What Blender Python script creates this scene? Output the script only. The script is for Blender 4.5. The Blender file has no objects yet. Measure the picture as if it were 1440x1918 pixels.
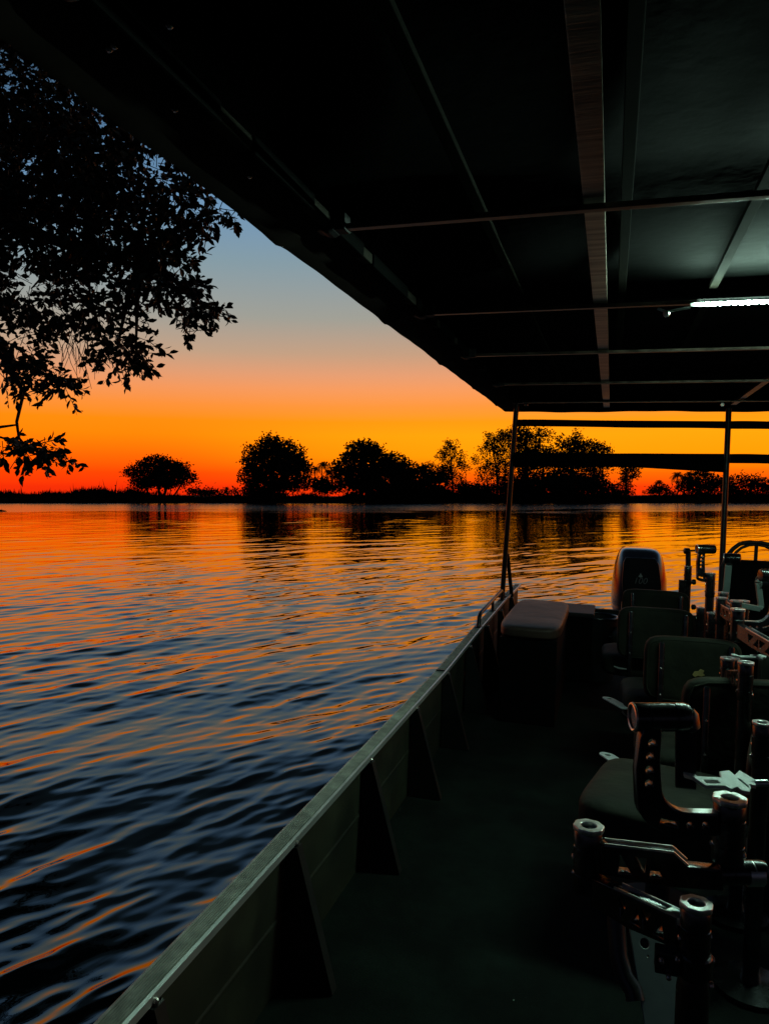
import bpy, bmesh, math, random
import numpy as np
from mathutils import Vector, Matrix

# ------------------------------------------------------------------ camera
S = bpy.context.scene
C = S.collection
R = math.radians
CAMZ = 1.65
FPX, CX, CY = 1400.0, 720.0, 959.0
PITCH = math.atan(30 / FPX)
YAW = math.atan(425 / FPX)
cam_data = bpy.data.cameras.new("camera")
cam_data.sensor_fit = 'VERTICAL'
cam_data.sensor_height = 24.0
cam_data.lens = 24.0 * FPX / 1918.0
cam_data.clip_start = 0.02
cam_data.clip_end = 8000
cam = bpy.data.objects.new("camera", cam_data)
C.objects.link(cam)
cam.location = (0, 0, CAMZ)
cam.rotation_euler = (math.pi / 2 - PITCH, 0, YAW)
S.camera = cam

# ------------------------------------------------------------------ dusk sky
W = bpy.data.worlds.new("World")
S.world = W
W.use_nodes = True
wn, wl = W.node_tree.nodes, W.node_tree.links
wn.clear()
def wnode(t, **k):
    n = wn.new(t)
    for a, v in k.items(): setattr(n, a, v)
    return n
def wmath(op, a, b=None, clamp=False):
    n = wnode('ShaderNodeMath', operation=op, use_clamp=clamp)
    for i, v in enumerate((a, b)):
        if v is None: continue
        if isinstance(v, (int, float)): n.inputs[i].default_value = v
        else: wl.new(v, n.inputs[i])
    return n.outputs[0]
tc = wnode('ShaderNodeTexCoord')
sep = wnode('ShaderNodeSeparateXYZ'); wl.new(tc.outputs['Generated'], sep.inputs[0])
elev = wmath('POWER', wmath('MAXIMUM', sep.outputs[2], 0.0), 0.5)
hor = wmath('SQRT', wmath('ADD', wmath('MULTIPLY', sep.outputs[0], sep.outputs[0]), wmath('MULTIPLY', sep.outputs[1], sep.outputs[1])))
SUN_AZ = R(-3)       # sunset point, right of world +Y
dotp = wmath('DIVIDE', wmath('ADD', wmath('MULTIPLY', sep.outputs[0], -math.sin(SUN_AZ)), wmath('MULTIPLY', sep.outputs[1], math.cos(SUN_AZ))), wmath('MAXIMUM', hor, 1e-4))
def ramp(stops):
    n = wnode('ShaderNodeValToRGB')
    e = n.color_ramp.elements
    while len(e) > 1: e.remove(e[-1])
    e[0].position = stops[0][0]; e[0].color = (*stops[0][1], 1)
    for p, c in stops[1:]:
        q = e.new(p); q.color = (*c, 1)
    wl.new(elev, n.inputs[0])
    return n.outputs[0]
def sq(z): return math.sqrt(z)
glow = ramp([(0, (.95, .03, .002)), (sq(.012), (1.0, .05, .002)), (sq(.03), (1.1, .15, .001)), (sq(.052), (1.3, .35, .001)), (sq(.08), (1.3, .39, .002)),
             (sq(.098), (1.2, .34, .004)), (sq(.118), (1.02, .32, .045)), (sq(.14), (.95, .34, .115)), (sq(.158), (.82, .35, .17)), (sq(.185), (.58, .35, .22)),
             (sq(.229), (.36, .35, .30)), (sq(.293), (.24, .33, .38)), (sq(.353), (.17, .31, .48)), (sq(.42), (.09, .19, .32)), (sq(.50), (.02, .038, .052)), (sq(.65), (.010, .018, .026)), (1, (.005, .009, .016))])
side = ramp([(0, (.82, .02, .002)), (sq(.012), (.95, .03, .002)), (sq(.03), (1.1, .062, .001)), (sq(.052), (1.2, .145, .001)), (sq(.08), (1.25, .25, .001)),
             (sq(.098), (1.15, .27, .003)), (sq(.118), (1.0, .29, .04)), (sq(.14), (.92, .32, .11)), (sq(.158), (.77, .34, .17)), (sq(.185), (.54, .36, .24)),
             (sq(.229), (.35, .35, .31)), (sq(.293), (.23, .33, .38)), (sq(.353), (.16, .30, .47)), (sq(.42), (.085, .18, .31)), (sq(.50), (.02, .038, .052)), (sq(.65), (.010, .018, .026)), (1, (.005, .009, .016))])
back = ramp([(0, (.015, .015, .022)), (sq(.1), (.022, .02, .03)), (sq(.25), (.016, .022, .04)), (1, (.006, .012, .024))])
def mapr(v, a, b):
    n = wnode('ShaderNodeMapRange', interpolation_type='SMOOTHSTEP')
    wl.new(v, n.inputs[0]); n.inputs[1].default_value = a; n.inputs[2].default_value = b
    return n.outputs[0]
def mixc(f, a, b):
    n = wnode('ShaderNodeMix', data_type='RGBA')
    wl.new(f, n.inputs[0]); wl.new(a, n.inputs[6]); wl.new(b, n.inputs[7])
    return n.outputs[2]
c1 = mixc(mapr(dotp, .78, .99), side, glow)
c2 = mixc(mapr(dotp, -.2, .55), back, c1)
bg = wnode('ShaderNodeBackground'); wl.new(c2, bg.inputs[0]); bg.inputs[1].default_value = 1.0
sky = wnode('ShaderNodeTexSky', sky_type='NISHITA')
sky.sun_disc = False; sky.sun_elevation = R(-2.5); sky.sun_rotation = R(3)
bg2 = wnode('ShaderNodeBackground'); wl.new(sky.outputs[0], bg2.inputs[0]); bg2.inputs[1].default_value = 0.01
ad = wnode('ShaderNodeAddShader'); wl.new(bg.outputs[0], ad.inputs[0]); wl.new(bg2.outputs[0], ad.inputs[1])
wo = wnode('ShaderNodeOutputWorld'); wl.new(ad.outputs[0], wo.inputs[0])

S.view_settings.view_transform = 'Standard'
S.view_settings.look = 'None'
S.view_settings.exposure = 0.0
S.view_settings.gamma = 1.0
S.render.engine = 'CYCLES'
S.cycles.max_bounces = 5
S.cycles.diffuse_bounces = 2
S.cycles.glossy_bounces = 3
S.cycles.sample_clamp_indirect = 3.0
S.cycles.use_denoising = True

# ------------------------------------------------------------------ frames
f_ = Vector((-math.sin(YAW) * math.cos(PITCH), math.cos(YAW) * math.cos(PITCH), -math.sin(PITCH)))
r_ = Vector((math.cos(YAW), math.sin(YAW), 0))
u_ = r_.cross(f_)
RB = Matrix.Rotation(R(0.37), 4, 'X') @ Matrix.Rotation(R(1.7), 4, 'Y')    # heel of the boat
BM = Matrix.Translation((0, 0, CAMZ)) @ RB
RBi = RB.to_3x3().inverted()
def ray(px, py):
    return f_ + r_ * ((px - CX) / FPX) - u_ * ((py - CY) / FPX)
def WD(px, py, d):                       # world point at a depth
    return Vector((0, 0, CAMZ)) + ray(px, py) * d
def U(px, py, d): return RBi @ (ray(px, py) * d)          # boat coordinates
def UP(px, py, axis, v):
    q = RBi @ ray(px, py)
    return q * (v / q[axis])
def UX(px, py, v): return UP(px, py, 0, v)
def UY(px, py, v): return UP(px, py, 1, v)
def UZ(px, py, v): return UP(px, py, 2, v)

# ------------------------------------------------------------------ materials
def mat(name, col, rough=.6, metal=0.0, var=.25, nscale=8.0, bump=0.0, bscale=60.0, spec=.5, stretch=None, coat=0.0, emit=None, estr=0.0):
    m = bpy.data.materials.new(name); m.use_nodes = True
    n, l = m.node_tree.nodes, m.node_tree.links
    b = n['Principled BSDF']
    b.inputs['Roughness'].default_value = rough
    b.inputs['Metallic'].default_value = metal
    b.inputs['Specular IOR Level'].default_value = spec
    b.inputs['Coat Weight'].default_value = coat
    t = n.new('ShaderNodeTexCoord'); mp = n.new('ShaderNodeMapping')
    l.new(t.outputs['Object'], mp.inputs[0])
    if stretch: mp.inputs['Scale'].default_value = stretch
    nz = n.new('ShaderNodeTexNoise'); nz.inputs['Scale'].default_value = nscale; nz.inputs['Detail'].default_value = 6
    l.new(mp.outputs[0], nz.inputs['Vector'])
    mx = n.new('ShaderNodeMix'); mx.data_type = 'RGBA'
    mx.inputs[6].default_value = (*[c * (1 - var) for c in col], 1)
    mx.inputs[7].default_value = (*[min(1, c * (1 + var)) for c in col], 1)
    cr = n.new('ShaderNodeMapRange'); cr.inputs[1].default_value = .35; cr.inputs[2].default_value = .65
    l.new(nz.outputs[0], cr.inputs[0]); l.new(cr.outputs[0], mx.inputs[0]); l.new(mx.outputs[2], b.inputs['Base Color'])
    rr = n.new('ShaderNodeMapRange'); rr.inputs[3].default_value = max(.02, rough - .08); rr.inputs[4].default_value = min(1, rough + .1)
    l.new(nz.outputs[0], rr.inputs[0]); l.new(rr.outputs[0], b.inputs['Roughness'])
    if bump:
        nb = n.new('ShaderNodeTexNoise'); nb.inputs['Scale'].default_value = bscale; nb.inputs['Detail'].default_value = 3
        l.new(mp.outputs[0], nb.inputs['Vector'])
        bp = n.new('ShaderNodeBump'); bp.inputs['Strength'].default_value = .6; bp.inputs['Distance'].default_value = bump
        l.new(nb.outputs[0], bp.inputs['Height']); l.new(bp.outputs[0], b.inputs['Normal'])
    if emit:
        b.inputs['Emission Color'].default_value = (*emit, 1); b.inputs['Emission Strength'].default_value = estr
    return m
M = {}
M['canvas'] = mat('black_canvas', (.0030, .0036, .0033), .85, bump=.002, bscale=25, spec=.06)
M['valance'] = mat('brown_canvas', (.030, .020, .015), .8, bump=.003, bscale=12, spec=.2)
M['alloy'] = mat('scratched_aluminium', (.15, .118, .09), .36, .6, var=.5, nscale=14, bump=.0008, bscale=40, stretch=(1, .25, 1))
M['alloybeam'] = mat('worn_beam', (.36, .31, .25), .36, .5, var=.5, nscale=9, bump=.001, bscale=40, stretch=(.35, 5, 1))
M['stringer'] = mat('dull_stringer', (.016, .015, .011), .9, 0, spec=.05)
M['alloy2'] = mat('dull_side_tube', (.05, .045, .035), .8, 0, spec=.1)
M['darktube'] = mat('dark_tube', (.05, .05, .05), .35, .6)
M['gunwale'] = mat('ribbed_aluminium', (.60, .63, .54), .5, .3, var=.18, nscale=30, bump=.0004, bscale=200)
M['gunlip'] = mat('aluminium_lip', (.72, .76, .74), .38, .7, var=.1)
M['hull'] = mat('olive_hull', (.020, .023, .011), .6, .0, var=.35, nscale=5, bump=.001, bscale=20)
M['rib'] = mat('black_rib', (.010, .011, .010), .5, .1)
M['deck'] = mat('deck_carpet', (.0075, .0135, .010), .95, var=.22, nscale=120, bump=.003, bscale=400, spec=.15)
def scuff(m, scale, amount):
    n, l = m.node_tree.nodes, m.node_tree.links; b = n['Principled BSDF']
    src = b.inputs['Base Color'].links[0].from_socket
    t = n.new('ShaderNodeTexCoord'); nz = n.new('ShaderNodeTexNoise'); nz.inputs['Scale'].default_value = scale; nz.inputs['Detail'].default_value = 8; nz.inputs['Roughness'].default_value = .7
    l.new(t.outputs['Object'], nz.inputs['Vector'])
    mr = n.new('ShaderNodeMapRange'); mr.inputs[1].default_value = .42; mr.inputs[2].default_value = .68; mr.inputs[3].default_value = 1 - amount; mr.inputs[4].default_value = 1 + amount
    l.new(nz.outputs[0], mr.inputs[0])
    mx = n.new('ShaderNodeVectorMath'); mx.operation = 'SCALE'; l.new(src, mx.inputs[0]); l.new(mr.outputs[0], mx.inputs['Scale']); l.new(mx.outputs[0], b.inputs['Base Color'])
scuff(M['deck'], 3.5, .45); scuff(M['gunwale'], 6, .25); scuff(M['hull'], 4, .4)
M['cushion'] = mat('green_canvas', (.018, .021, .012), .75, var=.3, nscale=10, bump=.012, bscale=11, spec=.3)
M['vinyl'] = mat('brown_vinyl', (.055, .034, .024), .5, var=.15, nscale=6, bump=.008, bscale=9, spec=.4)
M['blackbox'] = mat('black_paint', (.003, .003, .003), .8, spec=.08)
M['anod'] = mat('black_anodised', (.085, .095, .095), .25, .95, var=.25, nscale=25)
M['bright'] = mat('brushed_aluminium', (.78, .83, .81), .32, .9, var=.12, nscale=30)
M['plate'] = mat('satin_alloy', (.66, .72, .69), .5, .3, var=.12, nscale=40)
M['greenplate'] = mat('green_grey_metal', (.25, .33, .30), .5, .3, var=.15)
M['rubber'] = mat('black_rubber', (.012, .012, .013), .6)
M['cowl'] = mat('cowl_paint', (.045, .047, .055), .22, .25, var=.1, coat=.6)
M['cowlblack'] = mat('cowl_black', (.010, .010, .013), .3, .1, coat=.3)
M['decal'] = mat('faded_decal', (.30, .30, .29), .5)
M['badge'] = mat('tan_badge', (.35, .27, .10), .5)
M['leaf'] = mat('near_leaf', (.020, .030, .010), .5, var=.4, nscale=3, spec=.25)
M['bark'] = mat('bark', (.020, .016, .012), .9, bump=.01, bscale=20)
M['farleaf'] = mat('far_leaf', (.016, .014, .008), .9, var=.4, nscale=.4, spec=.1)
M['farbark'] = mat('far_bark', (.018, .014, .011), .95)
M['earth'] = mat('bank_earth', (.014, .010, .007), .95, var=.4, nscale=.5, spec=.1)
M['reed'] = mat('bank_reed', (.016, .013, .007), .95, var=.4, nscale=1, spec=.1)
M['lamp'] = mat('lit_strip', (.8, .9, .85), .4, emit=(.62, 1.0, .80), estr=660.0)
M['lamphouse'] = mat('lamp_housing', (.5, .55, .5), .5)
M['screw'] = mat('bolt_steel', (.6, .55, .5), .25, .9)

# ------------------------------------------------------------------ mesh helpers
def frame(ax):
    ax = Vector(ax).normalized()
    t = Vector((0, 0, 1)) if abs(ax.z) < .9 else Vector((1, 0, 0))
    a = t.cross(ax).normalized(); b = ax.cross(a)
    return a, b, ax
class MB:
    def __init__(s): s.v = []; s.f = []
    def add(s, vs, fs):
        o = len(s.v); s.v += [Vector(v) for v in vs]; s.f += [[i + o for i in f] for f in fs]; return s
    def box(s, c, d, rot=None):
        c = Vector(c); vs = []
        for x in (-.5, .5):
            for y in (-.5, .5):
                for z in (-.5, .5):
                    p = Vector((x * d[0], y * d[1], z * d[2]))
                    if rot is not None: p = rot @ p
                    vs.append(c + p)
        return s.add(vs, [[0, 1, 3, 2], [4, 6, 7, 5], [0, 4, 5, 1], [2, 3, 7, 6], [0, 2, 6, 4], [1, 5, 7, 3]])
    def rect(s, p, q, w, h, up=(0, 0, 1)):            # rectangular bar between two points, h along up
        p, q = Vector(p), Vector(q); ax = (q - p).normalized()
        b = Vector(up); b = (b - ax * b.dot(ax)).normalized(); a = ax.cross(b)
        vs = []
        for o in (p, q):
            for i, j in ((-1, -1), (1, -1), (1, 1), (-1, 1)): vs.append(o + a * (i * w / 2) + b * (j * h / 2))
        return s.add(vs, [[3, 2, 1, 0], [4, 5, 6, 7], [0, 1, 5, 4], [1, 2, 6, 5], [2, 3, 7, 6], [3, 0, 4, 7]])
    def tube(s, pts, rad, n=10):
        pts = [Vector(p) for p in pts]
        if not hasattr(rad, '__len__'): rad = [rad] * len(pts)
        vs, fs = [], []
        a = None
        for i, p in enumerate(pts):
            t = (pts[min(i + 1, len(pts) - 1)] - pts[max(i - 1, 0)])
            if t.length < 1e-9: t = Vector((0, 0, 1))
            t.normalize()
            if a is None: a, b, _ = frame(t)
            else:
                a = (a - t * a.dot(t)).normalized(); b = t.cross(a)
            for k in range(n):
                th = 2 * math.pi * k / n
                vs.append(p + (a * math.cos(th) + b * math.sin(th)) * rad[i])
        for i in range(len(pts) - 1):
            for k in range(n):
                fs.append([i * n + k, i * n + (k + 1) % n, (i + 1) * n + (k + 1) % n, (i + 1) * n + k])
        fs.append(list(range(n))[::-1]); fs.append([(len(pts) - 1) * n + k for k in range(n)])
        return s.add(vs, fs)
    def lathe(s, p, ax, prof, n=28):
        a, b, ax = frame(ax); p = Vector(p); vs, fs = [], []
        for r, z in prof:
            for k in range(n):
                th = 2 * math.pi * k / n
                vs.append(p + ax * z + (a * math.cos(th) + b * math.sin(th)) * r)
        m = len(prof)
        for i in range(m - 1):
            for k in range(n):
                fs.append([i * n + k, i * n + (k + 1) % n, (i + 1) * n + (k + 1) % n, (i + 1) * n + k])
        fs.append(list(range(n))[::-1]); fs.append([(m - 1) * n + k for k in range(n)])
        return s.add(vs, fs)
    def build(s, name, m, parent=None, smooth=False, bevel=0, origin=None):
        o = origin if origin is not None else (parent['_o'] if parent is not None else (0, 0, 0))
        o = Vector(o)
        me = bpy.data.meshes.new(name)
        me.from_pydata([v - o for v in s.v], [], s.f)
        return finish(me, name, m, parent, smooth, bevel, o)
def finish(me, name, m, parent, smooth, bevel, o):
    me.materials.append(M[m] if isinstance(m, str) else m)
    ob = bpy.data.objects.new(name, me)
    C.objects.link(ob)
    ob['_o'] = list(o)
    if parent is not None: ob.parent = parent
    else: ob.location = o
    if bevel:
        bm = bmesh.new(); bm.from_mesh(me)
        ed = [e for e in bm.edges if len(e.link_faces) == 2 and e.calc_face_angle(0) > .5]
        bmesh.ops.bevel(bm, geom=ed, offset=bevel, segments=2, profile=.7, affect='EDGES')
        bm.to_mesh(me); bm.free()
    if smooth:
        for p in me.polygons: p.use_smooth = True
        bm = bmesh.new(); bm.from_mesh(me)
        bmesh.ops.recalc_face_normals(bm, faces=bm.faces)
        for e in bm.edges:
            if len(e.link_faces) == 2 and e.calc_face_angle(0) > .7: e.smooth = False
        bm.to_mesh(me); bm.free()
    return ob
def plate(name, outlines, th, M4, m, parent=None, bev=.0012, origin=None, smooth_pts=False):
    """2D outline with holes (lists of (u,v)), thickness th, placed by matrix M4"""
    cu = bpy.data.curves.new('tmp', 'CURVE'); cu.dimensions = '2D'; cu.fill_mode = 'BOTH'
    cu.extrude = max(th / 2 - bev, 1e-4); cu.bevel_depth = bev; cu.bevel_resolution = 1; cu.offset = -bev
    for ol in outlines:
        sp = cu.splines.new('POLY'); sp.points.add(len(ol) - 1); sp.use_cyclic_u = True
        for p, q in zip(sp.points, ol): p.co = (q[0], q[1], 0, 1)
    ob = bpy.data.objects.new('tmp', cu); C.objects.link(ob)
    bpy.context.view_layer.update()
    me = bpy.data.meshes.new_from_object(ob.evaluated_get(bpy.context.evaluated_depsgraph_get()))
    bpy.data.objects.remove(ob); bpy.data.curves.remove(cu)
    o = Vector(origin if origin is not None else (parent['_o'] if parent is not None else (0, 0, 0)))
    me.transform(Matrix.Translation(-o) @ M4)
    me.name = name
    me.materials.clear()
    return finish(me, name, m, parent, False, 0, o)
def M4of(p, a, b):                       # origin p, u axis a, v axis b
    a = Vector(a).normalized(); b = Vector(b); b = (b - a * b.dot(a)).normalized(); c = a.cross(b)
    m = Matrix.Identity(4)
    for i in range(3): m[i][0] = a[i]; m[i][1] = b[i]; m[i][2] = c[i]; m[i][3] = p[i]
    return m
def text_mesh(name, s, size, M4, m, parent, ext=.001, shear=0):
    cu = bpy.data.curves.new('tmp', 'FONT'); cu.body = s; cu.size = size; cu.extrude = ext; cu.align_x = 'CENTER'; cu.shear = shear
    ob = bpy.data.objects.new('tmp', cu); C.objects.link(ob); bpy.context.view_layer.update()
    me = bpy.data.meshes.new_from_object(ob.evaluated_get(bpy.context.evaluated_depsgraph_get()))
    bpy.data.objects.remove(ob); bpy.data.curves.remove(cu)
    o = Vector(parent['_o'])
    me.transform(Matrix.Translation(-o) @ M4); me.materials.clear()
    return finish(me, name, m, parent, False, 0, o)
def tag(o, label=None, cat=None, group=None, kind=None):
    if label: o['label'] = label
    if cat: o['category'] = cat
    if group: o['group'] = group
    if kind: o['kind'] = kind
    return o
def thing(name, loc, label, cat, group=None):
    o = bpy.data.objects.new(name, None); C.objects.link(o)
    o.location = loc; o['_o'] = list(loc); o.empty_display_size = .1
    return tag(o, label, cat, group)
def circ(cx, cy, r, n=16):
    return [(cx + r * math.cos(2 * math.pi * k / n), cy + r * math.sin(2 * math.pi * k / n)) for k in range(n)]
BOAT = []                                 # top-level things that ride on the boat

# ------------------------------------------------------------------ water
rng = np.random.default_rng(7)
def build_water():
    fwd = math.pi / 2 + YAW
    fine = np.arange(-R(47), R(47), R(.14))
    coarse = np.arange(R(47), 2 * math.pi - R(47), R(4))
    th = np.concatenate([fine, coarse]) + fwd
    rr = [0.0]; r = .6
    while r < 178: rr.append(r); r *= 1.0035
    while r < 5000: rr.append(r); r *= 1.25
    rr.append(6000)
    rr = np.array(rr[1:])
    TH, RR = np.meshgrid(th, rr)
    X = RR * np.cos(TH); Y = RR * np.sin(TH)
    Z = np.zeros_like(X); DX = np.zeros_like(X); DY = np.zeros_like(X)
    crest = R(90 - 24)                       # direction the crests run
    N = 150
    lam = np.exp(rng.uniform(math.log(.075), math.log(.52), N)); lam[:14] = rng.uniform(.9, 2.4, 14)
    dirs = crest - math.pi / 2 + rng.normal(0, R(19), N) + np.where(lam > .9, R(-10), 0)
    slope = .23 * math.sqrt(2 / N) * np.where(lam > .9, .7, 1.0)
    cell = RR * .0035
    patch = .75 + .35 * np.sin(X * .11 + 1.3 * np.sin(Y * .07)) * np.sin(Y * .09 + 1.1 * np.sin(X * .05) + 1)
    calm = 1.0 / (1 + (RR / 18.) ** .75)
    grp = [.75 + .55 * np.sin(X * (.9 - .2 * q) + 2 * np.sin(Y * (.35 + .1 * q)) + q * 2) * np.sin(Y * (.55 + .25 * q) + 1.7 * np.sin(X * .41 + q) + q) for q in range(3)]
    for i in range(N):
        k = 2 * math.pi / lam[i]; kx, ky = k * math.cos(dirs[i]), k * math.sin(dirs[i])
        ph = kx * X + ky * Y + rng.uniform(0, 2 * math.pi)
        fade = np.clip((lam[i] / cell - 2.5) / 3, 0, 1)
        a = slope[i] / k * fade * (grp[i % 3] if lam[i] < .9 else 1)
        sn, cs = np.sin(ph), np.cos(ph)
        Z += a * cs; DX -= 1.0 * a * math.cos(dirs[i]) * sn; DY -= 1.0 * a * math.sin(dirs[i]) * sn
    amp = patch * calm
    fineM = (np.abs(TH - fwd) < R(47)); amp = amp * fineM
    Z *= amp; X = X + DX * amp; Y = Y + DY * amp
    nr, nt = X.shape
    co = np.stack([X, Y, Z], -1).reshape(-1, 3).astype(np.float32)
    idx = np.arange(nr * nt).reshape(nr, nt)
    a = idx[:-1, :]; b = idx[1:, :]
    q = np.stack([a, b, np.roll(b, -1, 1), np.roll(a, -1, 1)], -1).reshape(-1, 4)
    me = bpy.data.meshes.new('water')
    me.vertices.add(len(co)); me.vertices.foreach_set('co', co.ravel())
    me.loops.add(q.size); me.loops.foreach_set('vertex_index', q.ravel().astype(np.int32))
    me.polygons.add(len(q)); me.polygons.foreach_set('loop_start', np.arange(0, q.size, 4, dtype=np.int32))
    me.polygons.foreach_set('use_smooth', np.ones(len(q), dtype=bool))
    me.update(calc_edges=True)
    m = bpy.data.materials.new('river_water'); m.use_nodes = True
    n, l = m.node_tree.nodes, m.node_tree.links
    b = n['Principled BSDF']
    b.inputs['Base Color'].default_value = (.002, .0045, .005, 1)
    b.inputs['Roughness'].default_value = .035
    b.inputs['IOR'].default_value = 1.5
    g = n.new('ShaderNodeNewGeometry')
    mp = n.new('ShaderNodeMapping'); mp.vector_type = 'TEXTURE'
    mp.inputs['Rotation'].default_value = (0, 0, crest); mp.inputs['Scale'].default_value = (2.6, 1, 1)
    l.new(g.outputs['Position'], mp.inputs[0])
    prev = None
    for sc, dist in ((1.8, .011), (6.0, .0018), (.4, .030)):
        t = n.new('ShaderNodeTexNoise'); t.inputs['Scale'].default_value = sc; t.inputs['Detail'].default_value = 3; t.inputs['Roughness'].default_value = .5
        t.inputs['Distortion'].default_value = .4
        l.new(mp.outputs[0], t.inputs['Vector'])
        bp = n.new('ShaderNodeBump'); bp.inputs['Distance'].default_value = dist; bp.inputs['Strength'].default_value = 1.0
        l.new(t.outputs[0], bp.inputs['Height'])
        if prev: l.new(prev, bp.inputs['Normal'])
        prev = bp.outputs[0]
    l.new(prev, b.inputs['Normal'])
    vd = n.new('ShaderNodeVectorMath'); vd.operation = 'DOT_PRODUCT'; vd.inputs[1].default_value = (-math.sin(YAW), math.cos(YAW), 0)
    l.new(g.outputs['Position'], vd.inputs[0])
    nz = n.new('ShaderNodeTexNoise'); nz.inputs['Scale'].default_value = .09; nz.inputs['Detail'].default_value = 2; l.new(g.outputs['Position'], nz.inputs['Vector'])
    ma = n.new('ShaderNodeMath'); ma.operation = 'MULTIPLY_ADD'; l.new(nz.outputs[0], ma.inputs[0]); ma.inputs[1].default_value = 90; l.new(vd.outputs['Value'], ma.inputs[2])
    mr = n.new('ShaderNodeMapRange'); mr.interpolation_type = 'SMOOTHSTEP'; mr.inputs[1].default_value = 110; mr.inputs[2].default_value = 140
    mr.inputs[3].default_value = .02; mr.inputs[4].default_value = .15
    l.new(ma.outputs[0], mr.inputs[0]); l.new(mr.outputs[0], b.inputs['Roughness'])
    me.materials.append(m)
    o = bpy.data.objects.new('water', me); C.objects.link(o)
    tag(o, 'wide rippled river reflecting the orange sunset', 'river', kind='structure')
build_water()

# ------------------------------------------------------------------ far bank
def LD(lat, dep, z=0):                    # world point: lateral / depth along the level view direction
    return Vector((r_.x * lat - math.sin(YAW) * dep, r_.y * lat + math.cos(YAW) * dep, z))
def bank_front(lat):
    return 172 + 3 * math.sin(lat * .021 + 1) + 1.6 * math.sin(lat * .083) + .7 * math.sin(lat * .31 + 2)
def bank_top(lat):
    return 1.3 + .45 * math.sin(lat * .05 + .4) + .3 * math.sin(lat * .17 + 1) + .12 * math.sin(lat * .55)
def build_bank():
    rnd = random.Random(3)
    mb = MB()
    lats = np.concatenate([np.arange(-900, -160, 20), np.arange(-160, 160, 1.0), np.arange(160, 900, 20)])
    cols = [(-2, -.6), (0, -.05), (.6, .35), (2.5, .8), (8, 1.0), (30, 1.05), (120, 1.1), (600, 1.1), (4500, 1.1)]
    vs, fs = [], []
    for la in lats:
        fr, tp = bank_front(la), bank_top(la)
        for k, (dd, hh) in enumerate(cols):
            z = hh * tp if hh > 0 else hh
            if 1 < k < 6: z += rnd.uniform(-.12, .12)
            vs.append(LD(la * (1 + (dd / 900 if dd > 30 else 0)), fr + dd, z))
    nc = len(cols)
    for i in range(len(lats) - 1):
        for k in range(nc - 1):
            a = i * nc + k; fs.append([a, a + nc, a + nc + 1, a + 1])
    mb.add(vs, fs)
    tag(mb.build('riverbank', 'earth'), 'low dark far riverbank under the trees', 'riverbank', kind='structure')
    mb = MB()
    for i in range(26000):
        la = rnd.uniform(-150, 150)
        dd = rnd.uniform(.2, 14) if rnd.random() < .75 else rnd.uniform(10, 40)
        tall = 1.0 + .8 * math.sin(la * .12) * math.sin(la * .043 + 1) + .5 * math.sin(la * .6)
        h = max(.4, rnd.uniform(.5, 1.5) * max(.5, tall) * (1.6 if rnd.random() < .03 else 1))
        base = LD(la, bank_front(la) + dd, bank_top(la) * min(1, .35 + dd * .12) - .1)
        w = rnd.uniform(.08, .28)
        lean = rnd.uniform(-.3, .3)
        mb.add([base + r_ * -w, base + r_ * w, base + r_ * (lean * h + w * .1) + Vector((0, 0, h))], [[0, 1, 2]])
    tag(mb.build('reed', 'reed'), 'ragged dark reeds and grass along the far bank', 'reeds', kind='stuff')
build_bank()

def quad_cloud(mb, rnd, cen, rad, n, size, shell=.35):
    """leaf clumps: small two-sided quads through an ellipsoid, gathered in clusters"""
    cl = []
    for i in range(max(3, n // 12)):
        while True:
            p = Vector((rnd.uniform(-1, 1), rnd.uniform(-1, 1), rnd.uniform(-1, 1)))
            if p.length <= 1: break
        p *= (1 + shell * .35 * rnd.random()) if p.length > .6 else 1
        cl.append(Vector((p.x * rad[0], p.y * rad[1], p.z * rad[2])))
    for i in range(n):
        c = cen + cl[i % len(cl)] + Vector((rnd.gauss(0, 1), rnd.gauss(0, 1), rnd.gauss(0, .8))) * size * 1.9
        a = Vector((rnd.gauss(0, 1), rnd.gauss(0, 1), rnd.gauss(0, 1))).normalized()
        b = a.orthogonal().normalized() * size * rnd.uniform(.35, .8); a = a * size * rnd.uniform(.7, 1.3)
        mb.add([c - a, c + b, c + a, c - b], [[0, 1, 2, 3]])
def far_tree(seed, name, label, cat, px, d, base_y, blobs, trunks, size=.34, dens=1.0, group='trees on the far bank'):
    """blobs: (px,py,rx,ry[,density]); trunks: list of polylines in px (x,y,width)"""
    rnd = random.Random(seed)
    s = d / FPX
    foot = WD(px, 925, d); foot.z = 1.0
    t = thing(name, foot, label, cat, group)
    mb = MB()
    for bl in blobs:
        x, y, rx, ry = bl[:4]; dn = bl[4] if len(bl) > 4 else 1
        c = WD(x, y, d + rnd.uniform(-2, 2))
        n = int(2.9 * rx * ry * math.pi * s * s / (size * size) * dens * dn) + 12
        quad_cloud(mb, rnd, c, (rx * s * .9, max(rx, ry) * s * .8, ry * s * .88), n, size)
    mb.build('crown', 'farleaf', t)
    for tr in trunks:
        tb = MB(); pts = [WD(x, y, d + rnd.uniform(-.8, .8)) for x, y, w in tr]
        if tr[0][1] >= 928: pts[0].z = min(pts[0].z, .9)
        tb.tube(pts, [w * s for x, y, w in tr], 6)
        tb.build('trunk' if tr[0][1] >= 928 else 'limb', 'farbark', t)
    return t
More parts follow.
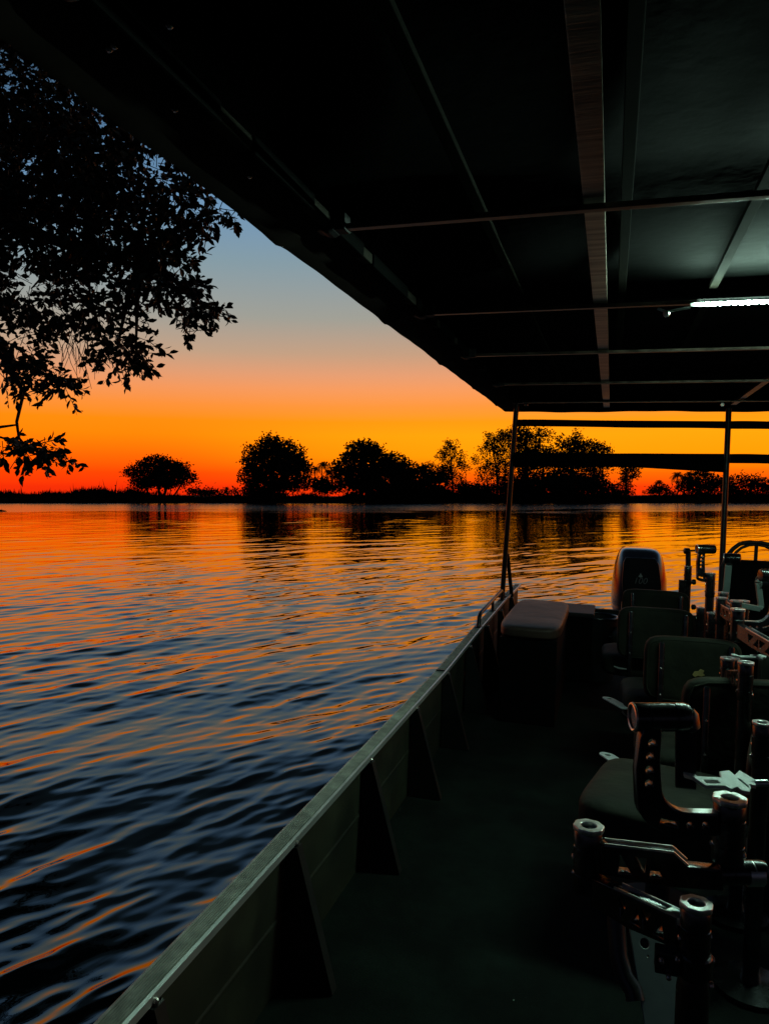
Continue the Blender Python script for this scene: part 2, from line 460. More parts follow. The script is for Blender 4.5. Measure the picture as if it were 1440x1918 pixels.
def palm(seed, name, label, px, py, d, span, foot_y=925, extra=()):
    rnd = random.Random(seed); s = d / FPX
    foot = WD(px, foot_y, d); foot.z = 1.0
    t = thing(name, foot, label, 'palm', 'palms on the far bank')
    for k, (qx, qy, sp) in enumerate([(px, py, span)] + list(extra)):
        mb = MB(); top = WD(qx, qy, d)
        for i in range(34):
            az = rnd.uniform(0, 2 * math.pi); el = rnd.uniform(-.5, 1.2); L = sp * s * rnd.uniform(.8, 1.15)
            dr = Vector((math.cos(az) * math.cos(el), math.sin(az) * math.cos(el), math.sin(el)))
            pts = [top + dr * (L * q) + Vector((0, 0, -L * .75 * q * q)) for q in (0, .3, .6, .85, 1)]
            sd = dr.cross(Vector((0, 0, 1))).normalized() if abs(dr.z) < .99 else Vector((1, 0, 0))
            for j in range(4):
                for sg in (-1, 1):
                    for e in range(2):
                        p = pts[j].lerp(pts[j + 1], e * .5); q = pts[j].lerp(pts[j + 1], e * .5 + .35)
                        w = L * .28 * (1 - j * .15)
                        mb.add([p, q, q + sd * sg * w + dr * w * .6 + Vector((0, 0, -w * .8))], [[0, 1, 2]])
        mb.build('fronds', 'farleaf', t)
        b = MB(); fz = top.copy(); fz.z = .8
        b.tube([fz, fz.lerp(top, .5) + Vector((rnd.uniform(-.3, .3), 0, 0)), top], [.17, .13, .12], 6); b.build('trunk', 'farbark', t)
D0 = 178
far_tree(11, 'acacia_tree', 'flat domed acacia standing alone at the far left of the bank', 'tree', 300, D0, 925,
    [(300, 868, 40, 12), (268, 876, 26, 10), (335, 876, 24, 12), (300, 880, 58, 13, 1.0), (300, 898, 52, 14, .5), (250, 886, 20, 8), (352, 888, 18, 10), (272, 898, 32, 11, .7),
     (330, 900, 26, 11, .6), (300, 860, 22, 7), (252, 900, 12, 7, .7), (362, 898, 10, 7, .7), (318, 890, 34, 12, 1), (285, 900, 40, 14, 1), (318, 908, 34, 10, .9), (262, 912, 18, 8, .8)],
    [[(300, 930, 3), (296, 905, 2.2), (280, 880, 1.2)], [(306, 930, 3), (316, 900, 2), (335, 878, 1)], [(285, 930, 2), (268, 905, 1.5), (255, 888, .8)], [(300, 915, 2), (305, 870, 1)],
     [(322, 930, 2), (342, 905, 1.4), (352, 890, .8)]], .27)
far_tree(12, 'jackalberry_tree', 'big round solid tree, tallest left of the open water gap', 'tree', 515, D0 - 3, 925,
    [(512, 838, 34, 22, .8), (505, 828, 22, 13), (530, 845, 34, 22, .7), (520, 885, 60, 36, .8), (480, 850, 24, 18), (545, 850, 28, 22), (510, 870, 52, 34), (470, 890, 20, 28), (560, 880, 26, 26), (500, 910, 46, 22, 1.2),
     (570, 870, 14, 16, .8), (462, 862, 12, 12, .8), (548, 905, 30, 18)],
    [[(510, 932, 6), (508, 890, 4), (500, 850, 2)], [(515, 920, 4), (540, 880, 2)], [(505, 910, 4), (480, 880, 2)]], .33)
palm(13, 'palm_tree', 'small palm clump right of the big round tree', 604, 868, D0 - 1, 15, 925, [(590, 876, 13), (614, 882, 11)])
far_tree(14, 'fig_tree', 'broad dark dome tree with a lower shoulder on its right', 'tree', 690, D0 - 2, 925,
    [(683, 845, 34, 20), (715, 895, 78, 34, 1.0), (770, 900, 40, 24, 1.0), (672, 838, 18, 12), (700, 838, 20, 12), (690, 870, 56, 32, 1.3), (645, 885, 26, 26), (735, 870, 28, 24, 1.2), (700, 908, 76, 24, 1.3), (760, 885, 26, 24, 1.2),
     (628, 880, 14, 16, .7), (655, 855, 18, 14), (765, 912, 34, 16, 1.2)],
    [[(690, 932, 6), (690, 880, 4)], [(730, 932, 4), (740, 885, 2)]], .34)
far_tree(15, 'bush_tree', 'low dark bushy tree between the dome tree and the loose tall one', 'tree', 805, D0 - 1, 925,
    [(805, 885, 26, 18), (790, 880, 16, 12), (815, 905, 30, 18, 1.1), (830, 890, 18, 18)], [[(806, 932, 3), (806, 890, 2)]], .3)
far_tree(16, 'eucalyptus_tree', 'slim see-through tree left of the tall loose grove', 'tree', 845, D0 + 4, 925,
    [(842, 832, 17, 12, .6), (832, 850, 18, 14, .6), (856, 852, 16, 14, .5), (845, 872, 26, 16, .55), (840, 895, 28, 16, .6), (868, 875, 12, 12, .4), (865, 905, 16, 12, .4)],
    [[(848, 932, 2), (846, 880, 1.5), (842, 835, .8)], [(846, 890, 1), (862, 860, .6)], [(846, 880, 1), (830, 850, .6)], [(872, 932, 1), (872, 878, .5)]], .24)
far_tree(17, 'eucalyptus_tree', 'tall loose airy tree left of the rear boat post', 'tree', 925, D0 + 2, 925,
    [(922, 822, 20, 14, .6), (944, 815, 20, 14, .9), (912, 840, 18, 16, .6), (940, 840, 24, 20, .8), (925, 870, 32, 18, .65), (908, 888, 18, 18, .5), (940, 895, 26, 20, .65), (890, 860, 10, 8, .5),
     (930, 915, 34, 10, .7)],
    [[(932, 932, 2.5), (930, 880, 2), (920, 825, 1)], [(930, 880, 1.4), (948, 830, .7)], [(915, 932, 1.2), (910, 870, .6)], [(945, 932, 1.6), (946, 860, 1)]], .25)
far_tree(18, 'grove_tree', 'tallest dense dark tree just right of the rear boat post', 'tree', 990, D0 - 2, 925,
    [(975, 812, 26, 14, 1.2), (1005, 812, 22, 14, .7), (985, 835, 36, 20, 1.2), (1025, 812, 12, 13, .6), (990, 865, 44, 28, 1.3), (1010, 905, 50, 22, 1.1), (970, 900, 20, 20)],
    [[(985, 932, 5), (985, 870, 4), (985, 820, 1)], [(1015, 932, 3), (1018, 840, 1)]], .3)
far_tree(19, 'grove_tree', 'dense tree with a pointed top in the middle of the grove', 'tree', 1075, D0 - 3, 925,
    [(1080, 818, 14, 12, .7), (1060, 835, 22, 14, 1), (1050, 820, 8, 8, .5), (1085, 835, 18, 16), (1068, 860, 40, 24, 1.2), (1045, 895, 36, 26, .9), (1085, 895, 36, 26, 1.0), (1030, 850, 16, 16)],
    [[(1070, 932, 4), (1070, 870, 3), (1078, 822, 1)], [(1040, 932, 3), (1045, 870, 1.5)]], .3)
far_tree(20, 'grove_tree', 'rounded tree at the right end of the grove, sloping down', 'tree', 1115, D0 - 2, 925,
    [(1110, 832, 18, 10), (1122, 842, 16, 10), (1105, 855, 26, 18, 1.2), (1140, 846, 9, 7), (1120, 880, 26, 18, .9), (1105, 905, 30, 20), (1140, 925, 36, 8, 1.3)],
    [[(1112, 932, 4), (1112, 860, 2)], [(1130, 932, 2), (1128, 870, 1)]], .3)
far_tree(21, 'column_tree', 'narrow hanging tree beyond the bright gap right of the grove', 'tree', 1175, D0, 925,
    [(1172, 868, 16, 14, 1.1), (1175, 890, 18, 16), (1170, 912, 16, 14), (1188, 880, 8, 14, .7), (1165, 926, 22, 7)],
    [[(1172, 932, 2.5), (1172, 880, 1.5)]], .26)
palm(22, 'palm_tree', 'tiny palm over a bush right of the narrow tree', 1233, 902, D0 + 1, 11)
far_tree(23, 'bank_bush', 'small round bush under the tiny palm', 'bush', 1235, D0 - 2, 925, [(1235, 916, 20, 10, 1.2), (1222, 922, 14, 7), (1250, 924, 14, 7)], [[(1235, 932, 2), (1235, 915, 1)]], .28)
palm(24, 'palm_tree', 'feathery palms standing under the sagging end of the blind', 1268, 888, D0 + 1, 16, 925, [(1290, 886, 13), (1282, 895, 12)])
far_tree(25, 'thicket_tree', 'low broad dark tree behind the right boat post', 'tree', 1315, D0 - 2, 925,
    [(1305, 897, 30, 14), (1330, 900, 26, 12), (1290, 908, 26, 14, 1.2), (1320, 918, 50, 12, 1.3), (1345, 905, 20, 10), (1312, 888, 14, 8, .7)], [[(1310, 932, 4), (1310, 905, 2)]], .3)
far_tree(26, 'thicket_tree', 'low dark tree at the right edge beyond the boat post', 'tree', 1405, D0 - 2, 925,
    [(1380, 900, 22, 10), (1415, 902, 26, 11), (1400, 915, 46, 14, 1.3), (1440, 912, 26, 10, 1.2), (1470, 905, 30, 16, 1.2), (1365, 912, 18, 10)], [[(1405, 932, 4), (1405, 910, 2)]], .3)
palm(27, 'palm_tree', 'lone tiny palm on the low bank left of the big round tree', 425, 914, D0 + 4, 8)
for i, (x, y, rx, ry, lab) in enumerate([(380, 921, 40, 6, 'low scrub on the bank right of the lone acacia'), (180, 923, 30, 5, 'low scrub at the left end of the far bank'),
                                    (600, 908, 34, 16, 'scrub under the palm clump'), (880, 915, 40, 11, 'scrub under the slim airy trees'), (955, 915, 44, 13, 'scrub at the foot of the rear boat post trees'), (1060, 910, 90, 18, 'dark undergrowth filling the base of the grove'), (760, 918, 60, 10, 'scrub at the right foot of the broad dome tree'), (480, 922, 60, 8, 'scrub at the foot of the big round tree')]):
    far_tree(40 + i, 'bank_scrub', lab, 'bush', x, D0 - 1, 925, [(x, y, rx, ry, 1.1), (x + 12, y + 3, rx, ry)], [[(x, 932, 1), (x, 922, .6)]], .28, group='scrub on the far bank')

dl = WD(4, 957, 80); dl.z = .02
t = thing('floating_log', dl, 'small dark log floating on the water at the far left edge', 'log')
mb = MB(); mb.tube([dl - r_ * .9, dl - r_ * .3 + Vector((0, 0, .06)), dl + r_ * .3, dl + r_ * .5], [.05, .13, .09, .04], 8); mb.tube([dl - r_ * .1, dl + r_ * .05 + Vector((0, 0, .24))], [.04, .02], 6)
mb.build('wood', 'farbark', t, smooth=True)

# ------------------------------------------------------------------ near bank and overhanging tree (port side)
def near_bank():
    rnd = random.Random(5); mb = MB(); vs, fs = [], []
    cols = [(0, -.5), (.5, .1), (1.5, .5), (4, .8), (14, 1.1), (60, 1.2)]
    N = 32
    for i in range(N):
        y = -30 + i * 1.1
        x0 = -8.6 - .3 * math.sin(y * .4)
        for dx, z in cols: vs.append((x0 - dx, y, z + rnd.uniform(-.06, .06)))
    for i in range(N - 1):
        for k in range(5):
            a = i * 6 + k; fs.append([a, a + 1, a + 7, a + 6])
    mb.add(vs, fs)
    tag(mb.build('near_bank', 'earth', smooth=True), 'earth bank on the near side left of the boat', 'riverbank', kind='structure')
near_bank()
def near_tree():
    rnd = random.Random(21)
    foot = Vector((-10.3, 2.0, .6))
    t = thing('overhanging_tree', foot, 'leafy dark tree branches hanging over the water at upper left', 'tree')
    tb = MB()
    tb.tube([foot, (-10.2, 2.3, 2.5), (-9.6, 2.9, 4.3), (-9.1, 3.3, 5.8)], [.34, .28, .22, .16], 12)
    # blobs: px, py, rx, ry, depth, density
    B = [(60, 170, 130, 110, 6.8, 1.9), (-60, 330, 150, 160, 7.2, 1), (170, 250, 110, 90, 6.2, 1.3), (70, 330, 130, 90, 6.4, 1.6), (200, 330, 80, 80, 5.8, 1.2), (280, 330, 70, 55, 5.8, 1.2),
         (345, 372, 50, 30, 5.6, 1), (408, 392, 34, 15, 5.5, .8), (100, 430, 130, 90, 6.3, 1.2), (230, 420, 90, 70, 6.0, 1.2), (320, 440, 62, 50, 5.8, 1), (365, 420, 30, 26, 5.6, .8),
         (320, 525, 60, 48, 5.8, 1), (368, 560, 30, 26, 5.7, .8), (385, 580, 26, 14, 5.7, .7), (350, 598, 22, 26, 5.7, .8), (250, 510, 70, 60, 6.0, 1.2), (60, 540, 110, 80, 6.4, 1.05), (170, 560, 80, 60, 6.1, .9),
         (225, 625, 52, 40, 5.9, 1), (215, 675, 42, 24, 5.8, .9), (255, 662, 24, 24, 5.8, .8), (30, 640, 60, 60, 6.2, .85), (75, 705, 44, 26, 6.0, .9), (112, 722, 18, 18, 6.0, .8), (10, 690, 40, 40, 6.2, .8),
         (80, 834, 24, 13, 5.9, .8), (50, 848, 26, 15, 5.9, .8), (98, 862, 18, 12, 5.9, .7), (8, 842, 16, 14, 5.9, .7),
         (-180, 500, 130, 200, 6.8, .7), (-150, 760, 110, 120, 6.6, .6), (60, -60, 150, 130, 7.4, .5), (-160, -120, 170, 160, 7.8, .5), (280, -20, 110, 110, 7.2, .4), (-250, 150, 150, 200, 7.5, .8), (-330, 500, 140, 220, 7.6, .6)]  # unseen crown above the view is added to darken the near water
    lv, lf = [], []
    tw = MB(); br = MB()
    hub = [Vector((-8.3, 4.1, 5.2)), WD(-150, 300, 7.2), WD(20, 420, 6.7), WD(-80, 620, 6.6), WD(-120, 780, 6.3)]
    br.tube([(-9.1, 3.3, 5.6), hub[0], hub[1], hub[2], WD(160, 470, 6.2), WD(260, 500, 6.0), WD(330, 540, 5.8)], [.15, .12, .09, .065, .04, .025, .012], 8)
    br.tube([(-9.4, 3.0, 4.6), hub[3], WD(0, 640, 6.3), WD(18, 690, 6.1), WD(45, 735, 5.95), WD(32, 790, 5.9), WD(36, 820, 5.9), WD(60, 848, 5.9), WD(90, 860, 5.9)], [.12, .075, .05, .034, .014, .012, .010, .008, .005], 8)
    br.tube([(-9.5, 2.9, 4.0), hub[4], WD(-30, 815, 6.0), WD(0, 800, 5.95), WD(30, 796, 5.9)], [.08, .05, .02, .012, .008], 6)
    br.tube([WD(-20, 812, 5.9), WD(30, 828, 5.9), WD(55, 838, 5.9)], [.01, .008, .005], 5)
    def leaf(p, d, L, wd):
        d = d.normalized(); s = d.cross(Vector((rnd.gauss(0, 1), rnd.gauss(0, 1), rnd.gauss(0, 1)))).normalized()
        nrm = d.cross(s); o = len(lv)
        lv.extend([p, p + d * L * .3 + s * wd * .42 + nrm * wd * .12, p + d * L * .62 + s * wd * .5 + nrm * wd * .12, p + d * L - nrm * L * .06,
                   p + d * L * .62 - s * wd * .5 + nrm * wd * .12, p + d * L * .3 - s * wd * .42 + nrm * wd * .12, p + d * L * .5])
        lf.extend([[o, o + 1, o + 2, o + 6], [o + 6, o + 2, o + 3], [o + 6, o + 3, o + 4], [o, o + 6, o + 4, o + 5]])
    for (x, y, rx, ry, d, dn) in B:
        s = d / FPX; c = WD(x, y, d)
        near_hub = min(hub + [WD(160, 470, 6.2), WD(260, 500, 6.0), WD(18, 690, 6.1), WD(36, 820, 5.9)], key=lambda q: (q - c).length)
        if y < 790: br.tube([near_hub, near_hub.lerp(c, .5) + Vector((0, 0, .08)), c], [.03, .018, .006], 6)
        A = math.pi * rx * ry * s * s
        n = int(A * dn * 255) + 8
        for i in range(n):
            while True:
                q = Vector((rnd.uniform(-1, 1), rnd.uniform(-1, 1), rnd.uniform(-1, 1)))
                if q.length <= 1: break
            # sprig start, pointing outward and drooping
            off = r_ * (q.x * rx * s * .98) + u_ * (q.y * ry * s * .98) + f_ * (q.z * max(.35, .8 * min(rx, ry) * s))
            p = c + off
            dr = (off.normalized() * .9 + Vector((rnd.gauss(0, .5), rnd.gauss(0, .5), rnd.gauss(-.15, .4)))).normalized()
            L = rnd.uniform(.09, .19)
            pts = [p, p + dr * L * .5, p + dr * L + Vector((0, 0, -.02))]
            if i % 2 == 0 or min(rx, ry) < 32: tw.tube([p - dr * .12] + pts, [.004, .003, .0025, .0015], 3)
            k = rnd.randint(6, 10)
            for j in range(k):
                tt = (j + .5) / k; base = p + dr * L * tt
                ld = (dr * .7 + Vector((rnd.gauss(0, .7), rnd.gauss(0, .7), rnd.gauss(-.25, .5))))
                ll = rnd.uniform(.042, .092)
                leaf(base, ld, ll, ll * rnd.uniform(.40, .54))
    # thin bare hanging twigs
    for i in range(26):
        p = WD(rnd.uniform(110, 175), rnd.uniform(600, 650), 6.0 + rnd.uniform(-.2, .2))
        q = p + Vector((rnd.uniform(-.12, .12), rnd.uniform(-.1, .1), -rnd.uniform(.12, .34)))
        tw.tube([p, p.lerp(q, .5) + Vector((rnd.uniform(-.04, .04), 0, 0)), q], [.0035, .003, .002], 3)
    me = bpy.data.meshes.new('foliage'); me.from_pydata([v - foot for v in lv], [], lf)
    o = finish(me, 'foliage', 'leaf', t, False, 0, foot)
    tb.build('trunk', 'bark', t, smooth=True); br.build('branch', 'bark', t, smooth=True); tw.build('twigs', 'bark', t)
near_tree()

# ------------------------------------------------------------------ the boat (boat coordinates, camera at the origin)
ZD = -1.37       # deck
ZR = .68         # underside of roof beams
Y0, Y1 = -4.0, 7.25
XG = -.93        # outer gunwale
XC = .92         # centre line
boat = thing('tour_boat', (XC, 1.5, ZD), 'long open aluminium tour boat with dark canopy and ribbed gunwale', 'boat')
BOAT.append(boat)
def mirror(x): return 2 * XC - x
# deck
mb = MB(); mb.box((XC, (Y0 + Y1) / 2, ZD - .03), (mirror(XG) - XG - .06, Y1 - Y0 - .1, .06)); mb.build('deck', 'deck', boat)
# hull sides: corrugated inner wall, outer plate, transom
g1 = UZ(200, 1904, -.965); g2 = UZ(600, 1482, -.965); g3 = UZ(756, 1308, -.962); g3b = UZ(808, 1254, -.955); g4 = UZ(885, 1175, -.94); g5 = UZ(935, 1120, -.925)
gx = (g1.x + g2.x + g3.x) / 3
gpath = [Vector((gx, Y0, -.965)), Vector((gx, 0, -.965)), Vector((gx, g2.y, -.965)), Vector((gx, g3b.y, -.957)), Vector((g4.x, g4.y, -.94)), Vector((g5.x, g5.y, -.925)), Vector((g5.x + .01, Y1, -.92))]
def sweep_prof(path, prof, mirr=False):
    vs, fs = [], []; n = len(prof)
    for p in path:
        for u, v in prof:
            x = p.x + u
            if mirr: x = mirror(x)
            vs.append((x, p.y, p.z + v))
    for i in range(len(path) - 1):
        for k in range(n):
            fs.append([i * n + k, i * n + (k + 1) % n, (i + 1) * n + (k + 1) % n, (i + 1) * n + k])
    fs.append(list(range(n))); fs.append([(len(path) - 1) * n + k for k in range(n)][::-1])
    return vs, fs
GW = .060
prof = [(0, -.040), (0, -.004), (.004, 0)]
ng = 7
for i in range(ng):
    a = .008 + i * (GW - .020) / ng; w = (GW - .020) / ng
    prof += [(a, 0), (a + w * .30, 0), (a + w * .42, -.011), (a + w * .88, -.011)]
prof += [(GW - .008, 0), (GW - .008, -.016), (.030, -.018), (.030, -.040)]
for mi in (False, True):
    vs, fs = sweep_prof(gpath, prof, mi)
    g = MB().add(vs, fs).build('gunwale', 'gunwale', boat)
    lip = [(GW - .0075, -.018), (GW - .0075, .001), (GW - .0055, .005), (GW + .001, .0015), (GW, -.018)]
    vs, fs = sweep_prof(gpath, lip, mi); MB().add(vs, fs).build('edge_lip', 'gunlip', g)
    wall = [(.030, -.041), (.031, -.20), (.0335, -.206), (.0335, -.214), (.031, -.220), (.030, -.26), (.030, -.268), (.030, -.280), (.030, -.288), (.028, -.41), (.0, -.80), (-.012, -.80), (.010, -.42), (.012, -.041)]
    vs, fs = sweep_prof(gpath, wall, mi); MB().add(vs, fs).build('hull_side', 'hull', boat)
mb = MB(); mb.box((XC, Y1, -1.38), (mirror(XG) - XG - .06, .05, .55)); mb.build('transom', 'hull', boat)
mb = MB(); mb.box((XC, (Y0 + Y1) / 2, -1.79), (mirror(XG) - XG - .3, Y1 - Y0, .04)); mb.build('bottom_plate', 'hull', boat)
mb = MB(); mb.box((XC, Y0, -1.3), (mirror(XG) - XG - .06, .05, .8)); mb.build('bow_bulkhead', 'hull', boat)
# gunwale seam cover
mb = MB(); mb.box((gx + GW / 2, g3b.y, -.9545), (GW - .012, .008, .006)); mb.build('seam_strip', 'rib', boat)
# ribs at equal spacing
yr = [UZ(548, 1590, -.99).y, UZ(683, 1430, -.99).y, UZ(763, 1331, -.99).y, UZ(822, 1265, -.99).y]
sp = (yr[3] - yr[0]) / 3
def gz(y): 
    return -.965 if y < g3b.y else -.965 + .04 * min(1, (y - g3b.y) / (g5.y - g3b.y))
for k in range(-7, 8):
    y = yr[0] + k * sp if not (0 <= k < 4) else yr[k]
    if y > 6.9 or y < Y0 + .1: continue
    for mi in (False, True):
        X = (lambda x: mirror(x)) if mi else (lambda x: x)
        mb = MB(); w = .030
        def pr(poly, ya, yb):
            n = len(poly); vs = [(X(x), ya, z) for x, z in poly] + [(X(x), yb, z) for x, z in poly]
            mb.add(vs, [list(range(n)), [n + i for i in range(n)][::-1]] + [[i, (i + 1) % n, n + (i + 1) % n, n + i] for i in range(n)])
        zt = gz(y) - .020
        x0 = gx + .036
        pr([(x0, zt), (gx + GW + .004, zt), (gx + GW + .012, zt - .04), (gx + GW + .115, ZD + .004), (x0, ZD + .004)], y - .003, y + .003)
        pr([(gx + GW + .004, zt), (gx + GW + .010, zt), (gx + GW + .121, ZD + .004), (gx + GW + .113, ZD + .004)], y - .003, y + w)
        pr([(x0, zt - .001), (gx + GW + .002, zt - .001), (gx + GW + .108, ZD + .006), (x0, ZD + .006)], y + w, y + w + .004)
        rb = mb.build('rib', 'rib', boat)
        s = MB(); s.lathe((X(gx + GW + .001), y + .012, zt + .006), (X(1) - X(0), 0, 0), [(.007, -.006), (.007, .004), (.004, .007)], 10)
        s.build('bolt', 'screw', rb)
# grab rail on the gunwale
ra, rb_ = g4, g5
a = Vector((g4.x + .035, g4.y + .02, -.94)); b = Vector((g5.x + .035, g5.y - .10, -.926))
mb = MB(); h = .085
mb.tube([a, a + Vector((0, .02, h * .75)), a + Vector((0, .07, h)), a.lerp(b, .5) + Vector((0, 0, h)), b + Vector((0, -.05, h)), b + Vector((0, 0, h * .8)), b], .014, 10)
m_ = a.lerp(b, .55); mb.tube([m_, m_ + Vector((0, 0, h))], .011, 8)
for q in (a, b, m_): mb.lathe(q, (0, 0, 1), [(.026, 0), (.026, .006), (.016, .008)], 14)
mb.build('grab_rail', 'darktube', boat, smooth=True)

# canopy ------------------------------------------------------------
YR = UZ(1140, 768, ZR).y                  # rear edge
XE = UZ(520, 447, ZR).x                   # side edge of the cloth
XT = UZ(620, 435, ZR).x                   # side tube
cano = MB()
nx, ny = 44, 120
vs, fs = [], []
rn = random.Random(2)
def sag(x, y):
    return .004 * math.sin(x * 7 + y * 3) + .006 * math.sin(y * 5.1 + x)
Ys = [UZ(1135, v, ZR).y for v in (754, 719, 662, 577, 393)]
pitch_y = (Ys[0] - Ys[4]) / 4
beams = list(Ys) + [Ys[4] - pitch_y * k for k in range(1, 6)]
for j in range(ny + 1):
    y = Y0 + .2 + (YR - Y0 - .2) * j / ny
    for i in range(nx + 1):
        x = XE + (mirror(XE) - XE) * i / nx
        edge = max(0, (XT - x) / (XT - XE), (x - mirror(XT)) / (XT - XE))
        ph = ((y - Ys[4]) / pitch_y) % 1.0
        z = ZR + .105 - .105 * min(1, edge) ** 1.2 + sag(x, y) - .03 * math.sin(math.pi * ph) * (1 - min(1, edge))
        vs.append((x, y, z))
for j in range(ny):
    for i in range(nx):
        a = j * (nx + 1) + i; fs.append([a, a + 1, a + nx + 2, a + nx + 1])
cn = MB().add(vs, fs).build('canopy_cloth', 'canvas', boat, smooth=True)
# side valance with slack scallops between beams, and rear hem
def valance(mi):
    vs, fs = [], []; N = 260
    for j in range(N + 1):
        y = Y0 + .2 + (YR - Y0 - .2) * j / N
        ph = ((y - Ys[4]) / pitch_y) % 1.0
        sl = .004 * math.sin(math.pi * ph) - .009 * math.exp(-((min(ph, 1 - ph)) / .04) ** 2) + .001 * math.sin(y * 23) + .0015 * math.sin(y * 9.3)
        x0 = XE; X = mirror if mi else (lambda x: x)
        pts = [(X(XT - .01), ZR + .045), (X((XT + XE) / 2), ZR + .022 + sl * .3), (X(XE + .012 - sl * .2), ZR + .004 + sl), (X(XE - sl * .3), ZR - .014 + sl), (X(XE + .02), ZR - .012 + sl), (X(XT - .012), ZR + .03)]
        vs += [(p[0], y, p[1]) for p in pts]
    for j in range(N):
        for k in range(6):
            a = j * 6 + k; b = j * 6 + (k + 1) % 6; fs.append([a, b, b + 6, a + 6])
    return MB().add(vs, fs).build('side_valance', 'valance', cn, smooth=True)
valance(False); valance(True)
vs, fs = [], []; N = 160
for j in range(N + 1):
    x = XE + (mirror(XE) - XE) * j / N
    q = .004 * math.sin(x * 5) + .0015 * math.sin(x * 17) 
    for yy, zz in ((YR - .05, ZR + .08), (YR + .03, ZR + .06), (YR + .05, ZR - .005 + q), (YR + .035, ZR - .012 + q), (YR + .01, ZR + .03)): vs.append((x, yy, zz))
for j in range(N):
    for k in range(5):
        a = j * 5 + k; b = j * 5 + (k + 1) % 5; fs.append([a, b, b + 5, a + 5])
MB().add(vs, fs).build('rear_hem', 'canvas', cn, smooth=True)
for y in beams:
    b_ = MB(); b_.rect((XT + .03, y, ZR + .007), (mirror(XT) - .03, y, ZR + .007), .024, .014, up=(0, 0, 1)); bo = b_.build('cross_beam', 'alloy', boat, bevel=.002)
    for sx in (XT + .0, mirror(XT)):
        q = MB(); q.lathe((sx, y - .03, ZR + .018), (0, 1, 0), [(.028, 0), (.030, .01), (.030, .05), (.026, .06)], 14)
        q.rect((sx - .03, y, ZR + .018), (sx + .05, y, ZR + .018), .045, .044); q.build('clamp', 'rubber', bo, bevel=.003)
b_ = MB(); b_.rect((XT, Y0 + .3, ZR + .02), (XT, YR, ZR + .02), .03, .03)
st_ = b_.build('side_tube', 'alloy2', boat, bevel=.004)
rn = random.Random(9); y = Y0 + .4
while y < YR - .1:                       # dark canvas lengths added to break the tube's highlight into pieces
    b_ = MB(); L = rn.uniform(.22, .5); b_.rect((XT, y, ZR + .018), (XT, min(y + L, YR - .02), ZR + .018), .042, .040); y += L + rn.uniform(.07, .16)
    b_.build('highlight_break', 'canvas', st_, bevel=.006)
b_ = MB(); b_.rect((mirror(XT), Y0 + .3, ZR + .02), (mirror(XT), YR, ZR + .02), .03, .03); b_.build('side_tube', 'alloy', boat, bevel=.004)
xb = UZ(1140, 760, ZR - .02).x
xb0 = UZ(1087, 5, ZR - .02).x
for x in (UZ(1107, 300, ZR + .016).x, mirror(UZ(1107, 300, ZR + .016).x)):
    b_ = MB(); b_.rect((x, Y0 + .3, ZR + .026), (x, YR - .03, ZR + .026), .050, .022); b_.build('long_beam', 'alloybeam', boat, bevel=.002)
for px, py in ((740, 60), (1182, 200), (1400, 410)):
    x = UZ(px, py, ZR + .058).x
    b_ = MB(); b_.rect((x, Y0 + .3, ZR + .066), (x, YR - .1, ZR + .066), .028, .016); b_.build('roof_stringer', 'stringer', boat, bevel=.002)
p1 = UZ(1378, 752, ZR + .03); p2 = UZ(1440, 706, ZR + .03)
xr = (p1.x + p2.x) / 2
b_ = MB(); b_.rect((xr, 3.4, ZR + .026), (xr, YR - .2, ZR + .026), .04, .020); b_.build('long_beam', 'alloybeam', boat, bevel=.002)
# rear posts
def post(p, q, rad=.019):
    b_ = MB(); b_.tube([p, p.lerp(q, .5), q], rad, 12); po = b_.build('post', 'darktube', boat, smooth=True)
    fl = MB(); fl.lathe(q, (0, 0, 1), [(.04, 0), (.04, .008), (.024, .012), (.024, .05)], 14); fl.build('post_foot', 'rib', po, smooth=True)
    return po
pt = UZ(967, 757, ZR + .01); pf = UZ(940, 1118, -.925)
pf.y = pt.y - .10 if abs(pf.y - pt.y) > .8 else pf.y
pf = UY(940, 1118, pf.y)
post(pt, pf, .021)
b_ = MB(); b_.tube([UY(950, 1038, pf.y + .02), UY(958, 1118, pf.y + .22)], .017, 10); b_.build('post_brace', 'darktube', boat, smooth=True)
ct = UY(1364, 765, pt.y); cf = UY(1351, 1070, pt.y - .1); cf2 = ct + (cf - ct) * ((ZD - ct.z) / (cf.z - ct.z))
post(ct, cf2, .021)
rt = pt.copy(); rt.x = mirror(pt.x); rf = pf.copy(); rf.x = mirror(pf.x); post(rt, rf, .021)
for yy in (-1.5, -3.6):
    for sx in (gx + .04, mirror(gx + .04)):
        q = Vector((sx, yy, -.965)); post(Vector((XT if sx < XC else mirror(XT), yy, ZR)), q, .021)
for px in (985, 1352):
    p = UY(px, 758, pt.y - .1); q = MB(); q.lathe(p, (0, 1, 0), [(.012, -.01), (.016, 0), (.012, .01)], 12); q.build('cleat', 'screw', boat, smooth=True)
for px, py, yb in ((318, 48, 5), (205, 92, 6), (215, 86, 6), (328, 205, 7), (468, 330, 7)):
    p = UZ(px, py, ZR + .012); q = MB(); q.lathe(p, (0, 0, -1), [(.006, -.002), (.006, .002), (.003, .005)], 10); q.build('stud', 'screw', boat, smooth=True)

